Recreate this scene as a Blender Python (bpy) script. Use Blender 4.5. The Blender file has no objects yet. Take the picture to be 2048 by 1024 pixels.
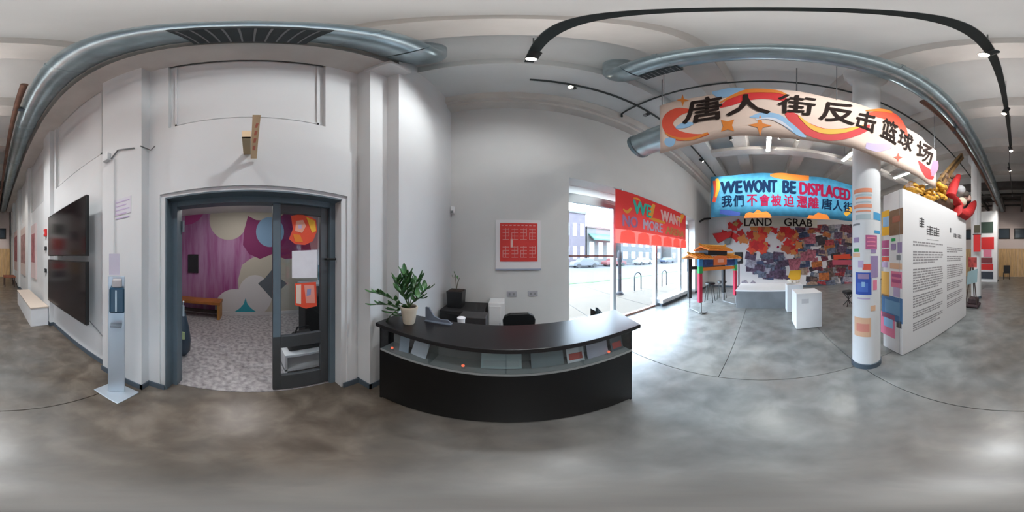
import bpy, math, random
from mathutils import Vector, Matrix
R = math.radians
PI = math.pi
rnd = random.Random(7)
scn = bpy.context.scene
col = scn.collection

# ------------------------------------------------------------------ camera, world, exposure
EYE = 1.6
cd = bpy.data.cameras.new('camera')
cd.type = 'PANO'
try:
    cd.cycles.panorama_type = 'EQUIRECTANGULAR'
except Exception:
    cd.panorama_type = 'EQUIRECTANGULAR'
cd.clip_start = 0.02
cd.clip_end = 400
cam = bpy.data.objects.new('camera', cd)
col.objects.link(cam)
cam.location = (0, 0, EYE)
cam.rotation_euler = (PI / 2, 0, -R(2.11))
scn.camera = cam
scn.view_settings.view_transform = 'Standard'
scn.view_settings.look = 'None'
scn.view_settings.gamma = 1
scn.view_settings.use_curve_mapping = False
scn.view_settings.exposure = 0.95
world = bpy.data.worlds.new('world')
scn.world = world
world.use_nodes = True
bg = world.node_tree.nodes['Background']
bg.inputs[0].default_value = (0.74, 0.87, 1.0, 1)
bg.inputs[1].default_value = 9.0
sun = bpy.data.lights.new('sun', 'SUN')
sun.energy = 1.2
sun.angle = R(4)
sun.color = (1, .93, .82)
so = bpy.data.objects.new('sun', sun)
so.rotation_euler = (R(50), 0, R(10 + 180))   # from behind the building, lights the street only
col.objects.link(so)
LIN = 95.0      # linear lamp strength (emission)
SPOT = 90.0     # spot heads, watts
FLOOD = 52.0   # wide heads on the suspended track, watts
UP_FILL = 8.0      # added upward fill to lift the ceiling, watts

# ------------------------------------------------------------------ helpers
def dirn(px):
    t = (px - 1012) * PI / 1024
    return math.sin(t), math.cos(t)
def onX(X, px, py):
    s, c = dirn(px)
    r = X / s
    return r * c, EYE + r * math.tan((512 - py) * PI / 1024)
def onY(Y, px, py):
    s, c = dirn(px)
    r = Y / c
    return r * s, EYE + r * math.tan((512 - py) * PI / 1024)

class MB:
    def __init__(self):
        self.v = []; self.f = []
    def add(self, vs, fs):
        n = len(self.v)
        self.v += [tuple(p) for p in vs]
        self.f += [tuple(i + n for i in f) for f in fs]
        return self
    def box(self, x0, x1, y0, y1, z0, z1, M=None):
        if x0 > x1: x0, x1 = x1, x0
        if y0 > y1: y0, y1 = y1, y0
        if z0 > z1: z0, z1 = z1, z0
        vs = [Vector(p) for p in ((x0,y0,z0),(x1,y0,z0),(x1,y1,z0),(x0,y1,z0),(x0,y0,z1),(x1,y0,z1),(x1,y1,z1),(x0,y1,z1))]
        if M: vs = [M @ p for p in vs]
        return self.add(vs, [(0,3,2,1),(4,5,6,7),(0,1,5,4),(1,2,6,5),(2,3,7,6),(3,0,4,7)])
    def prism(self, poly, z0, z1, M=None):
        n = len(poly)
        a = sum(poly[i][0]*poly[(i+1)%n][1]-poly[(i+1)%n][0]*poly[i][1] for i in range(n))
        if a < 0: poly = poly[::-1]
        vs = [Vector((p[0], p[1], z0)) for p in poly] + [Vector((p[0], p[1], z1)) for p in poly]
        if M: vs = [M @ p for p in vs]
        fs = [tuple(range(n))[::-1], tuple(range(n, 2*n))] + [(i, (i+1)%n, n+(i+1)%n, n+i) for i in range(n)]
        return self.add(vs, fs)
    def tube(self, pts, r, n=12, caps=True, radii=None):
        pts = [Vector(p) for p in pts]
        m = len(pts)
        rings = []
        up = None
        for i, p in enumerate(pts):
            d = (pts[min(i+1, m-1)] - pts[max(i-1, 0)]).normalized()
            if up is None:
                up = Vector((0,0,1)) if abs(d.z) < .9 else Vector((1,0,0))
            u = (up - d * up.dot(d)).normalized()
            up = u
            w = d.cross(u)
            rr = radii[i] if radii else r
            rings.append([p + (u*math.cos(2*PI*k/n) + w*math.sin(2*PI*k/n))*rr for k in range(n)])
        vs = [q for rg in rings for q in rg]
        fs = []
        for i in range(m-1):
            for k in range(n):
                a, b = i*n+k, i*n+(k+1)%n
                fs.append((a, b, b+n, a+n))
        if caps:
            fs.append(tuple(range(n))[::-1]); fs.append(tuple(range((m-1)*n, m*n)))
        return self.add(vs, fs)
    def lathe(self, prof, c=(0,0,0), n=24, M=None):
        vs = []
        for r, z in prof:
            for k in range(n):
                vs.append(Vector((c[0]+r*math.cos(2*PI*k/n), c[1]+r*math.sin(2*PI*k/n), c[2]+z)))
        if M: vs = [M @ p for p in vs]
        fs = []
        m = len(prof)
        for i in range(m-1):
            for k in range(n):
                a, b = i*n+k, i*n+(k+1)%n
                fs.append((a, b, b+n, a+n))
        fs.append(tuple(range(n))[::-1]); fs.append(tuple(range((m-1)*n, m*n)))
        return self.add(vs, fs)
    def ball(self, c, r, n=10, sx=1, sy=1, sz=1):
        prof = []
        vs = []; m = n//2+1
        for i in range(1, m):
            ph = PI*i/m
            for k in range(n):
                vs.append((c[0]+r*sx*math.sin(ph)*math.cos(2*PI*k/n), c[1]+r*sy*math.sin(ph)*math.sin(2*PI*k/n), c[2]-r*sz*math.cos(ph)))
        fs = []
        for i in range(m-2):
            for k in range(n):
                a, b = i*n+k, i*n+(k+1)%n
                fs.append((a, b, b+n, a+n))
        fs.append(tuple(range(n))[::-1]); fs.append(tuple(range((m-2)*n, (m-1)*n)))
        return self.add(vs, fs)
    def build(self, name, m, parent=None, smooth=False, bevel=0, kind=None):
        me = bpy.data.meshes.new(name)
        me.from_pydata(self.v, [], self.f)
        me.update()
        return link(name, me, m, parent, smooth, bevel, kind)

def link(name, me, m, parent=None, smooth=False, bevel=0, kind=None):
    if m and not me.materials: me.materials.append(m)
    if smooth:
        me.polygons.foreach_set('use_smooth', [True]*len(me.polygons))
        try: me.set_sharp_from_angle(angle=R(40))
        except Exception: pass
    o = bpy.data.objects.new(name, me)
    col.objects.link(o)
    if parent is not None: attach(o, parent)
    if bevel:
        b = o.modifiers.new('bevel', 'BEVEL'); b.width = bevel; b.segments = 2; b.limit_method = 'ANGLE'
    if kind: o['kind'] = kind
    return o

def wmat(o):
    M = Matrix.LocRotScale(o.location, o.rotation_euler, o.scale)
    if o.parent: return wmat(o.parent) @ o.matrix_parent_inverse @ M
    return M
def attach(o, parent):
    o.parent = parent
    o.matrix_parent_inverse = wmat(parent).inverted()

def thing(name, label, cat, loc, group=None):
    o = bpy.data.objects.new(name, None)
    o.empty_display_size = .1
    o.location = loc
    col.objects.link(o)
    o['label'] = label; o['category'] = cat
    if group: o['group'] = group
    return o
def tag(o, label, cat, group=None, kind=None):
    o['label'] = label; o['category'] = cat
    if group: o['group'] = group
    if kind: o['kind'] = kind
    return o
def struct(o, label=None):
    o['kind'] = 'structure'
    if label: o['label'] = label
    return o
def copy_tree(o, parent=None):
    c = o.copy(); col.objects.link(c)
    if parent: c.parent = parent
    for ch in list(o.children): copy_tree(ch, c)
    return c

MATS = {}
def mat(name, c, rough=.6, metal=0, var=0, vscale=8, c2=None, bump=0, bscale=60, emit=0, spec=.5, stretch=None, coat=0, lo=.35, hi=.65):
    if name in MATS: return MATS[name]
    m = bpy.data.materials.new(name); m.use_nodes = True
    nt = m.node_tree; b = nt.nodes['Principled BSDF']
    b.inputs['Base Color'].default_value = (*c, 1)
    b.inputs['Roughness'].default_value = rough
    b.inputs['Metallic'].default_value = metal
    b.inputs['Specular IOR Level'].default_value = spec
    b.inputs['Coat Weight'].default_value = coat
    if emit:
        b.inputs['Emission Color'].default_value = (*c, 1)
        b.inputs['Emission Strength'].default_value = emit
    if var or c2 or bump:
        g = nt.nodes.new('ShaderNodeNewGeometry')
        src = g.outputs['Position']
        if stretch:
            mp = nt.nodes.new('ShaderNodeMapping'); mp.inputs['Scale'].default_value = stretch
            nt.links.new(src, mp.inputs[0]); src = mp.outputs[0]
    if var or c2:
        n = nt.nodes.new('ShaderNodeTexNoise'); n.inputs['Scale'].default_value = vscale
        n.inputs['Detail'].default_value = 5
        nt.links.new(src, n.inputs['Vector'])
        r = nt.nodes.new('ShaderNodeValToRGB')
        c2_ = c2 if c2 else tuple(max(0, x*(1-var)) for x in c)
        r.color_ramp.elements[0].color = (*c2_, 1); r.color_ramp.elements[0].position = lo
        r.color_ramp.elements[1].color = (*c, 1); r.color_ramp.elements[1].position = hi
        nt.links.new(n.outputs['Fac'], r.inputs['Fac'])
        nt.links.new(r.outputs['Color'], b.inputs['Base Color'])
        if emit: nt.links.new(r.outputs['Color'], b.inputs['Emission Color'])
    if bump:
        n2 = nt.nodes.new('ShaderNodeTexNoise'); n2.inputs['Scale'].default_value = bscale
        n2.inputs['Detail'].default_value = 3
        nt.links.new(src, n2.inputs['Vector'])
        bp = nt.nodes.new('ShaderNodeBump'); bp.inputs['Strength'].default_value = bump; bp.inputs['Distance'].default_value = .01
        nt.links.new(n2.outputs['Fac'], bp.inputs['Height'])
        nt.links.new(bp.outputs['Normal'], b.inputs['Normal'])
    MATS[name] = m
    return m
def glass(name, tint=(.95,.98,1), refl=.08):
    m = bpy.data.materials.new(name); m.use_nodes = True
    nt = m.node_tree; nt.nodes.remove(nt.nodes['Principled BSDF'])
    out = nt.nodes['Material Output']
    t = nt.nodes.new('ShaderNodeBsdfTransparent'); t.inputs[0].default_value = (*tint, 1)
    g = nt.nodes.new('ShaderNodeBsdfGlossy'); g.inputs['Roughness'].default_value = .03
    f = nt.nodes.new('ShaderNodeLayerWeight'); f.inputs[0].default_value = .5
    p = nt.nodes.new('ShaderNodeMath'); p.operation = 'POWER'; p.inputs[1].default_value = 4.0
    nt.links.new(f.outputs['Facing'], p.inputs[0])
    a = nt.nodes.new('ShaderNodeMath'); a.operation = 'MULTIPLY_ADD'; a.inputs[1].default_value = .45; a.inputs[2].default_value = refl*.4
    mx = nt.nodes.new('ShaderNodeMixShader')
    nt.links.new(p.outputs[0], a.inputs[0]); nt.links.new(a.outputs[0], mx.inputs[0])
    nt.links.new(t.outputs[0], mx.inputs[1]); nt.links.new(g.outputs[0], mx.inputs[2])
    nt.links.new(mx.outputs[0], out.inputs[0])
    return m

def concrete():
    m = bpy.data.materials.new('polished_concrete'); m.use_nodes = True
    nt = m.node_tree; b = nt.nodes['Principled BSDF']; L = nt.links.new
    g = nt.nodes.new('ShaderNodeNewGeometry')
    def noise(sc, det=6, dist=0):
        n = nt.nodes.new('ShaderNodeTexNoise'); n.inputs['Scale'].default_value = sc; n.inputs['Detail'].default_value = det
        n.inputs['Distortion'].default_value = dist; L(g.outputs['Position'], n.inputs['Vector']); return n.outputs['Fac']
    def ramp(src, p):
        r = nt.nodes.new('ShaderNodeValToRGB'); e = r.color_ramp.elements
        e[0].position, e[0].color = p[0][0], (*p[0][1], 1); e[1].position, e[1].color = p[-1][0], (*p[-1][1], 1)
        for q in p[1:-1]:
            k = e.new(q[0]); k.color = (*q[1], 1)
        L(src, r.inputs['Fac']); return r.outputs['Color']
    grey = ramp(noise(3.4, 12, .3), [(.28, (.125, .132, .130)), (.5, (.19, .198, .195)), (.72, (.26, .268, .262))])
    brown = ramp(noise(4.2, 12, .4), [(.28, (.065, .050, .038)), (.5, (.115, .092, .072)), (.72, (.185, .155, .125))])
    sp = nt.nodes.new('ShaderNodeSeparateXYZ'); L(g.outputs['Position'], sp.inputs[0])
    # the slab by the door is browner: mask runs out towards the windows
    mr = nt.nodes.new('ShaderNodeMapRange'); mr.inputs['From Min'].default_value = 1.1; mr.inputs['From Max'].default_value = -.9
    L(sp.outputs['X'], mr.inputs['Value'])
    ad = nt.nodes.new('ShaderNodeMath'); ad.operation = 'MULTIPLY_ADD'; ad.inputs[1].default_value = 1.6; ad.inputs[2].default_value = -.75
    L(noise(.9, 4, .5), ad.inputs[0])
    sm = nt.nodes.new('ShaderNodeMath'); sm.operation = 'ADD'; sm.use_clamp = True; L(mr.outputs[0], sm.inputs[0]); L(ad.outputs[0], sm.inputs[1])
    mx = nt.nodes.new('ShaderNodeMix'); mx.data_type = 'RGBA'
    L(sm.outputs[0], mx.inputs['Factor']); L(grey, mx.inputs['A']); L(brown, mx.inputs['B'])
    L(mx.outputs['Result'], b.inputs['Base Color'])
    rr = nt.nodes.new('ShaderNodeMapRange'); rr.inputs['To Min'].default_value = .27; rr.inputs['To Max'].default_value = .38
    b.inputs['Coat Weight'].default_value = .12; b.inputs['Coat Roughness'].default_value = .2
    L(noise(3.5, 5), rr.inputs['Value']); L(rr.outputs[0], b.inputs['Roughness'])
    bp = nt.nodes.new('ShaderNodeBump'); bp.inputs['Strength'].default_value = .06; bp.inputs['Distance'].default_value = .01
    L(noise(14, 4), bp.inputs['Height']); L(bp.outputs[0], b.inputs['Normal'])
    return m

M_conc = concrete()
M_wall = mat('white_wall_paint', (.66,.67,.675), .75, var=.05, vscale=1.2, bump=.05, bscale=90)
M_wall2 = mat('end_wall_paint', (.60,.605,.60), .75, var=.05, vscale=1.2, bump=.05, bscale=90)
M_ceil = mat('ceiling_paint', (.68,.68,.67), .85, var=.08, vscale=1.5, bump=.08, bscale=30)
M_rib = mat('beam_paint', (.60,.57,.54), .85, var=.12, vscale=2.5)
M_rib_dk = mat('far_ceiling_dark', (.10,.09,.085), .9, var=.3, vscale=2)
M_base = mat('baseboard_blue_grey', (.075,.10,.125), .5)
M_frame = mat('door_frame_blue_grey', (.105,.145,.175), .45, var=.1, vscale=6)
M_frame_dk = mat('door_leaf_dark_grey', (.055,.060,.065), .4, var=.1, vscale=6)
M_black = mat('black_satin', (.012,.013,.014), .35)
M_blackm = mat('black_matte', (.02,.02,.022), .7)
M_duct = mat('galvanised_steel', (.42,.52,.56), .32, .80, var=.25, vscale=5)
M_rust = mat('brown_pipe', (.20,.10,.07), .5, .2, var=.4, vscale=6)
M_track = mat('track_black', (.03,.04,.04), .45)
M_alu = mat('anodised_aluminium', (.42,.48,.52), .35, .5)
M_white = mat('white_laminate', (.78,.79,.80), .45, var=.04, vscale=3)
M_paper = mat('white_paper', (.75,.74,.78), .8, var=.06, vscale=9)
M_glass = glass('window_glass')
M_glass2 = glass('display_glass', (.90,.93,.94), .12)
M_lamp = mat('lamp_tube', (1,.97,.92), .5, emit=LIN)
M_lampw = mat('spot_lens', (1,.86,.72), .5, emit=14)

def C(name, c, rough=.7, **k): return mat(name, c, rough, **k)
M_red = C('banner_red', (.62,.022,.022)); M_red2 = C('vermilion', (.72,.075,.03)); M_orange = C('orange_paint', (.72,.21,.02))
M_yellow = C('yellow_paint', (.78,.42,.03)); M_blue = C('sky_blue_paint', (.06,.34,.58), var=.2, vscale=5); M_navy = C('navy_paint', (.008,.025,.07), 1, spec=.08)
M_teal = C('teal_paint', (.02,.42,.33)); M_maroon = C('maroon_paint', (.30,.015,.06), 1, spec=.08); M_green = C('green_paint', (.02,.30,.08))
M_lilac = C('lilac_paint', (.50,.40,.58)); M_pink = C('pink_paint', (.70,.20,.30)); M_ltblue = C('light_blue_paint', (.28,.47,.68))
M_dkblue = C('royal_blue_paint', (.03,.08,.38)); M_cream = C('cream_paint', (.62,.57,.48)); M_ink = C('brown_black_ink', (.03,.02,.017), 1, spec=.1)
M_peach = C('peach_canvas', (.74,.56,.46), var=.06, vscale=3); M_wood = C('plywood', (.80,.60,.37), var=.12, vscale=4)
M_brown = C('kraft_brown', (.24,.13,.07), var=.2, vscale=8); M_grey = C('mid_grey_paint', (.22,.23,.24))

# ================================================================== SETTING
Z0 = 5.5      # underside of ribs and of the low ceiling over the desk
ZM = 5.86     # main slab
# --- floor as saw-cut slabs
fl = MB().box(-1.66, 8.5, -12.6, 3.3, -.2, -.035).build('floor', mat('joint_filler', (.10,.10,.10), .8))
struct(fl, 'polished mottled grey and brown concrete floor with saw cut joints')
g_ = .004
xs = [-1.45, 1.68, 4.9, 8.2]
ys = [-12.3, -10.6, -7.45, -4.3, -1.14, 3.2]
for i in range(len(xs)-1):
    yy = ys if i == 0 else ys[:-1] + [.46, 3.2]
    for j in range(len(yy)-1):
        MB().box(xs[i]+g_, xs[i+1]-g_, yy[j]+g_, yy[j+1]-g_, -.035, 0).build('slab', M_conc, fl, bevel=.003)
# --- ceiling
ce = struct(MB().box(-1.7, 8.5, -12.6, 1.6, ZM, ZM+.25).build('ceiling', M_ceil), 'white painted concrete ceiling between the beams')
MB().box(-1.7, 8.5, 1.6, 3.2, Z0, ZM+.25).build('low_ceiling', mat('soffit_paint', (.64,.66,.66), .85, var=.06, vscale=1.5), ce)
k = 0
yb = .65
while yb > -12:
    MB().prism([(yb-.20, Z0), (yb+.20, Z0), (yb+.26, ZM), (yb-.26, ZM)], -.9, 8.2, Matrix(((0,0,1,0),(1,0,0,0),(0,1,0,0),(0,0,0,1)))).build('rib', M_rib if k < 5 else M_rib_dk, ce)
    yb -= 1.9; k += 1
MB().box(4.9, 5.25, -12, 1.6, Z0-.12, Z0+.02).build('cross_beam', M_rib, ce)
# dark open services zone at the far end
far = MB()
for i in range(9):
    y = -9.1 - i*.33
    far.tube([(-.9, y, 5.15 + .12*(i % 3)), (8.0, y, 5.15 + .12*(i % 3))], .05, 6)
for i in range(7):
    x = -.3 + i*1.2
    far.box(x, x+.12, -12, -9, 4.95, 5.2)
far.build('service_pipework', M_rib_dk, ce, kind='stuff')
# --- left wall
lw = MB()
XB = -1.6
def bay(m, y0, y1, x, py0, py1, door=None):
    """wall bay: solid to z 3.09, then a recessed panel between py0..py1"""
    if door:
        d0, d1, dz = door
        m.box(XB, x, y0, d0, 0, dz); m.box(XB, x, d1, y1, 0, dz); m.box(XB, x, y0, y1, dz, 3.09)
    else:
        m.box(XB, x, y0, y1, 0, 3.09)
    m.box(XB, x, y0, py0, 3.09, ZM); m.box(XB, x, py1, y1, 3.09, ZM)
    m.box(XB, x-.05, py0, py1, 3.09, ZM)
    # picture-frame bead inside the recess
    m.box(x-.05, x-.03, py0+.05, py0+.07, 3.14, 5.0); m.box(x-.05, x-.03, py1-.07, py1-.05, 3.14, 5.0); m.box(x-.05, x-.03, py0+.05, py1-.05, 3.14, 3.16)
bay(lw, -.926, 1.016, -1.31, -.715, .655, (-.74, .82, 2.16))
lw.box(-1.31, -1.292, -.926, -.80, 0, 2.77); lw.box(-1.31, -1.292, .88, .985, 0, 2.77); lw.box(-1.31, -1.292, -.80, .88, 2.2, 2.77)
lw.box(XB, -1.18, -1.5, -.926, 0, ZM)
lw.box(XB, -1.12, 1.016, 1.25, 0, ZM)
lw.box(XB, -.965, 1.25, 2.75, 0, ZM)
y = -1.5
while y > -12:
    y1 = y - 1.8
    bay(lw, y1, y, -1.27, y1+.12, y-.12)
    lw.box(XB, -1.18, y1-.45, y1, 0, ZM)
    y = y1 - .45
struct(lw.build('wall_left', M_wall), 'white painted wall with pilasters and recessed upper panels')
wl = bpy.data.objects['wall_left']
struct(MB().box(-1.31, -.92, -12.3, 1.1, 5.0, ZM).build('trim_1', M_rib), 'taupe edge beam along the top of the door wall')
# pilaster capitals
MB().box(-1.2, -.86, 1.0, 1.32, 4.86, 5.02).build('pilaster_cap', M_wall, wl, bevel=.02)
# --- end wall with window opening
W0, W1, WT = 1.12, 6.3, 3.15
ew = MB()
ew.box(-1.6, W0, 2.75, 3.25, 0, ZM); ew.box(W0, W1, 2.75, 3.25, WT, ZM); ew.box(W1, 8.5, 2.75, 3.25, 0, ZM)
struct(ew.build('wall_end', M_wall2), 'pale grey end wall behind the desk with the shop window opening')
struct(MB().box(-.965, 8.1, 2.47, 2.75, 5.22, Z0).box(-.965, 8.1, 2.55, 2.75, 5.12, 5.22).build('trim_2', M_rib), 'taupe cornice along the top of the end wall')
struct(MB().box(8.1, 8.5, -12.6, 3.25, 0, ZM).build('wall_right', M_wall), 'white far wall behind the collage')
bw = MB().box(-1.7, 8.5, -12.6, -12.3, 0, ZM)
struct(bw.build('wall_back', mat('back_wall_pink_white', (.62,.53,.50), .8)), 'pinkish wall at the far back end of the hall')
wbk = bpy.data.objects['wall_back']
M_plank = C('honey_wood_plank', (.66,.42,.19), .5, var=.35, vscale=3, stretch=(4,4,.5))
x = -1.2
while x < 7.9:
    MB().box(x+.006, x+.294, -12.3, -12.265, .02, 2.15).build('plank', M_plank, wbk); x += .3
for i in range(6):
    x = -.9 + i*1.5
    f = MB().box(x, x+1.2, -12.3, -12.24, 2.9, 3.7).build('clerestory_window', M_blackm, wbk)
    MB().box(x+.08, x+1.12, -12.24, -12.23, 2.98, 3.62).build('pane', mat('dark_pane', (.05,.07,.09), .15), f)
# baseboards
bb = MB()
def bbseg(a, b, t=.012, h=.085):
    (x0, y0), (x1, y1) = a, b
    bb.box(min(x0,x1)-(t if x0 != x1 else 0), max(x0,x1)+t, min(y0,y1)-t, max(y0,y1)+t, 0, h)
for a, b in [((-1.18,-.926),(-1.18,-1.5)), ((-1.18,-.926),(-1.292,-.926)), ((-1.292,-.926),(-1.292,-.76)),
             ((-1.292,.84),(-1.292,1.0)), ((-1.29,1.016),(-1.12,1.016)), ((-1.12,1.016),(-1.12,1.25)), ((-1.12,1.25),(-.965,1.25)), ((-.965,1.25),(-.965,2.74))]:
    bbseg(a, b)
y = -1.5
while y > -11.9:
    bbseg((-1.27, y), (-1.27, y-1.8)); bbseg((-1.18, y-1.8), (-1.18, y-2.25)); bbseg((-1.27, y-1.8),(-1.18,y-1.8)); y -= 2.25
struct(bb.build('baseboard_left', M_base), 'dark blue grey baseboard along the door wall')
struct(MB().box(-.95, W0, 2.735, 2.76, 0, .085).box(W1, 8.1, 2.735, 2.76, 0, .085).build('baseboard_end', M_base), 'dark baseboard along the end wall')
struct(MB().box(8.085, 8.11, -12.3, 2.73, 0, .085).build('baseboard_right', M_base), 'dark baseboard under the collage wall')

# --- shop window / glazed door (window_1)
wf = MB()
YG = 3.10
wf.box(W0, W1, YG-.04, YG+.04, 2.75, 2.95); wf.box(W0, W0+.05, YG-.04, YG+.04, 0, 2.75); wf.box(W1-.06, W1, YG-.04, YG+.04, 0, 2.75)
w1 = struct(wf.build('window_1', M_alu), 'tall aluminium shop window looking onto the street')
M_frost = mat('frosted_panel', (.7,.7,.7), .6)
_n = M_frost.node_tree; _t = _n.nodes.new('ShaderNodeBsdfTranslucent'); _t.inputs[0].default_value = (.9,.9,.88,1); _x = _n.nodes.new('ShaderNodeMixShader'); _x.inputs[0].default_value = .35
_n.links.new(_n.nodes['Principled BSDF'].outputs[0], _x.inputs[1]); _n.links.new(_t.outputs[0], _x.inputs[2]); _n.links.new(_x.outputs[0], _n.nodes['Material Output'].inputs[0])
MB().box(W0, W1, YG-.002, YG+.002, 2.95, WT).build('transom_panel', M_frost, w1)
for x in (2.40, 4.02, 5.6):
    MB().box(x-.045, x+.045, YG-.06, YG+.06, 0, 2.75).build('mullion', M_alu, w1)
MB().box(W0, 2.4, YG-.05, YG+.05, 1.58, 1.62).build('transom_rail', C('rust_rail', (.22,.10,.09)), w1)
MB().box(4.02, 5.6, YG-.05, YG+.05, 2.02, 2.07).build('transom_rail', M_alu, w1)
MB().box(W0, 2.35, 2.95, YG+.05, 0, .20).build('window_sill', M_white, w1)
for a, b in ((W0+.05, 2.355), (2.445, 3.975), (4.065, 5.555), (5.645, W1-.06)):
    MB().box(a, b, YG-.004, YG+.004, .05, 2.75).build('pane', M_glass, w1)
MB().box(2.445, 3.975, YG-.05, YG+.05, 0, .05).build('threshold', C('rust_rail2', (.25,.15,.12)), w1)
MB().box(4.1, 6.25, 2.86, YG+.02, .09, .22).build('sill_bench', M_white, w1)
MB().box(4.1, 6.25, 2.88, YG, 0, .09).build('sill_plinth', M_base, w1)

# --- exterior
ext = struct(MB().box(-6, 40, 3.25, 7.6, -.15, -.02).build('sidewalk', C('sidewalk_cream', (.062,.045,.029), .8, var=.15, vscale=1.2)), 'sunlit cream sidewalk outside the shop window')
for x in range(-4, 38, 2):
    MB().box(x, x+.02, 3.3, 7.6, -.02, -.015).build('joint', C('sidewalk_joint', (0.03, 0.026, 0.022), .8), ext)
struct(MB().box(-6, 80, 7.6, 60, -.35, -.14).build('street', C('asphalt_pale', (0.04, 0.04, 0.044), .8, var=.15, vscale=.8)), 'pale asphalt street beyond the sidewalk')
tag(MB().box(-6, 50, 9.2, 9.7, -.14, -.12).build('painted_lane', C('lane_green', (.030,.080,.012), .8)), 'light green painted lane strip on the street', 'lane')
struct(MB().box(-6, 70, 23.5, 30, -.14, .0).build('far_sidewalk', C('far_sidewalk_m', (0.045, 0.045, 0.046), .8)), 'far sidewalk across the street')
def rack(x, y, lab):
    t = thing('bike_rack', lab, 'bike rack', (x, y, -.02), 'bike racks on the sidewalk')
    pts = [(x-.22, y, -.02), (x-.22, y, .62)] + [(x-.22*math.cos(a*PI/8), y, .62+.22*math.sin(a*PI/8)) for a in range(1, 8)] + [(x+.22, y, .62), (x+.22, y, -.02)]
    MB().tube(pts, .028, 8).build('hoop', C('rack_steel', (.020,.024,.03), .5), t, True)
    for s in (-1, 1): MB().lathe([(.07,0),(.07,.012)], (x+s*.22, y, -.02), 12).build('foot_plate', M_alu, t)
rack(5.45, 5.2, 'grey hoop bike rack on the sidewalk, nearer the door')
rack(7.1, 4.85, 'grey hoop bike rack on the sidewalk, farther right')
t = thing('street_post', 'dark thick post on the sidewalk just outside the window mullion', 'post', (4.32, 5.15, -.02))
MB().lathe([(.13,0),(.13,.1),(.075,.16),(.07,1.35),(.10,1.4),(.10,1.75),(.05,1.85)], (4.32,5.15,-.02), 14).build('shaft', C('post_grey', (0.022, 0.02, 0.026)), t, True)
MB().lathe([(.16,0),(.16,.06)], (4.32,5.15,-.02), 14).build('base', C('post_grey2', (0.02, 0.018, 0.022)), t)
def house(x0, x1, y0, h, mw, lab, roofm, awn=None, rows=2, cols=4):
    t = thing('building', lab, 'building', ((x0+x1)/2, y0, 0))
    MB().box(x0, x1, y0, y0+8, -.1, h).build('wall', mw, t)
    MB().box(x0-.2, x1+.2, y0-.2, y0+8.2, h, h+.35).build('cornice', roofm, t)
    wd = (x1-x0)/cols
    for r_ in range(rows):
        for c_ in range(cols):
            a = x0 + wd*(c_+.25); z = 1.0 + r_*(h-1)/rows
            f = MB().box(a, a+wd*.5, y0-.06, y0+.02, z, z+(h-1)/rows*.55).build('window', M_alu, t)
            MB().box(a+.1, a+wd*.5-.1, y0-.08, y0-.05, z+.1, z+(h-1)/rows*.55-.1).build('pane', C('far_pane', (.30,.36,.44), .2), f)
    if awn:
        MB().prism([(y0-2.2, 4.6), (y0, 5.9), (y0, 6.1), (y0-2.2, 4.9)], x0+.3, x1-.3, Matrix(((0,0,1,0),(1,0,0,0),(0,1,0,0),(0,0,0,1)))).build('awning', awn, t)
    return t
house(8.5, 14.3, 27, 9.6, C('lilac_brick', (0.075, 0.062, 0.075), .8, var=.15, vscale=1), 'pale lilac brick building across the street at the left', C('cornice_grey', (0.07, 0.07, 0.07)), None, 2, 4)
house(15.2, 21.5, 28, 7.2, C('pale_render', (0.085, 0.08, 0.078), .8), 'low pale building across the street with a green awning', C('cornice_red', (0.08, 0.055, 0.05)), C('awning_green', (0.03, 0.085, 0.065)), 1, 3)
house(23, 38, 27, 6.6, C('grey_render', (0.06, 0.066, 0.07), .8), 'long grey building across the street behind the banner', C('cornice_w', (0.08, 0.08, 0.08)), None, 2, 6)
house(40, 66, 25, 6.5, C('grey_render2', (0.07, 0.07, 0.07), .8), 'wide grey building at the far right across the street', C('cornice_w2', (0.08, 0.08, 0.08)), None, 2, 8)
def car(x, y, cm, lab):
    t = thing('parked_car', lab, 'car', (x, y, -.14))
    body = [(-2.1,.3),(-2.1,.75),(-1.9,.9),(-1.2,.95),(-.7,1.38),(.75,1.4),(1.3,.98),(2.0,.85),(2.1,.6),(2.1,.3)]
    Mx = Matrix(((1,0,0,x),(0,0,1,y),(0,1,0,-.14),(0,0,0,1)))
    MB().prism(body, -.85, .85, Mx).build('body', cm, t, bevel=.05)
    MB().prism([(-1.05,.98),(-.62,1.32),(.68,1.33),(1.1,1.0)], -.86, .86, Mx).build('side_window', C('car_glass', (.04,.05,.06), .1), t)
    for sx in (-1.3, 1.3):
        for sy in (-.8, .8):
            MB().lathe([(.32,-.1),(.32,.1)], (0,0,0), 16, Matrix.Translation((x+sx, y+sy, .18)) @ Matrix.Rotation(PI/2, 4, 'X')).build('wheel', M_blackm, t)
car(11.5, 22, C('car_grey', (.07,.075,.085), .3), 'grey parked car across the street below the lilac building')
car(17.2, 22, C('car_red', (.10,.03,.03), .3), 'dull red parked car across the street by the green awning')
car(24.5, 22, C('car_white', (.2,.21,.22), .3), 'white parked car across the street to the right')
car(33.5, 22, C('car_blue', (.03,.04,.07), .3), 'dark blue parked car across the street farthest right')

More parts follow.
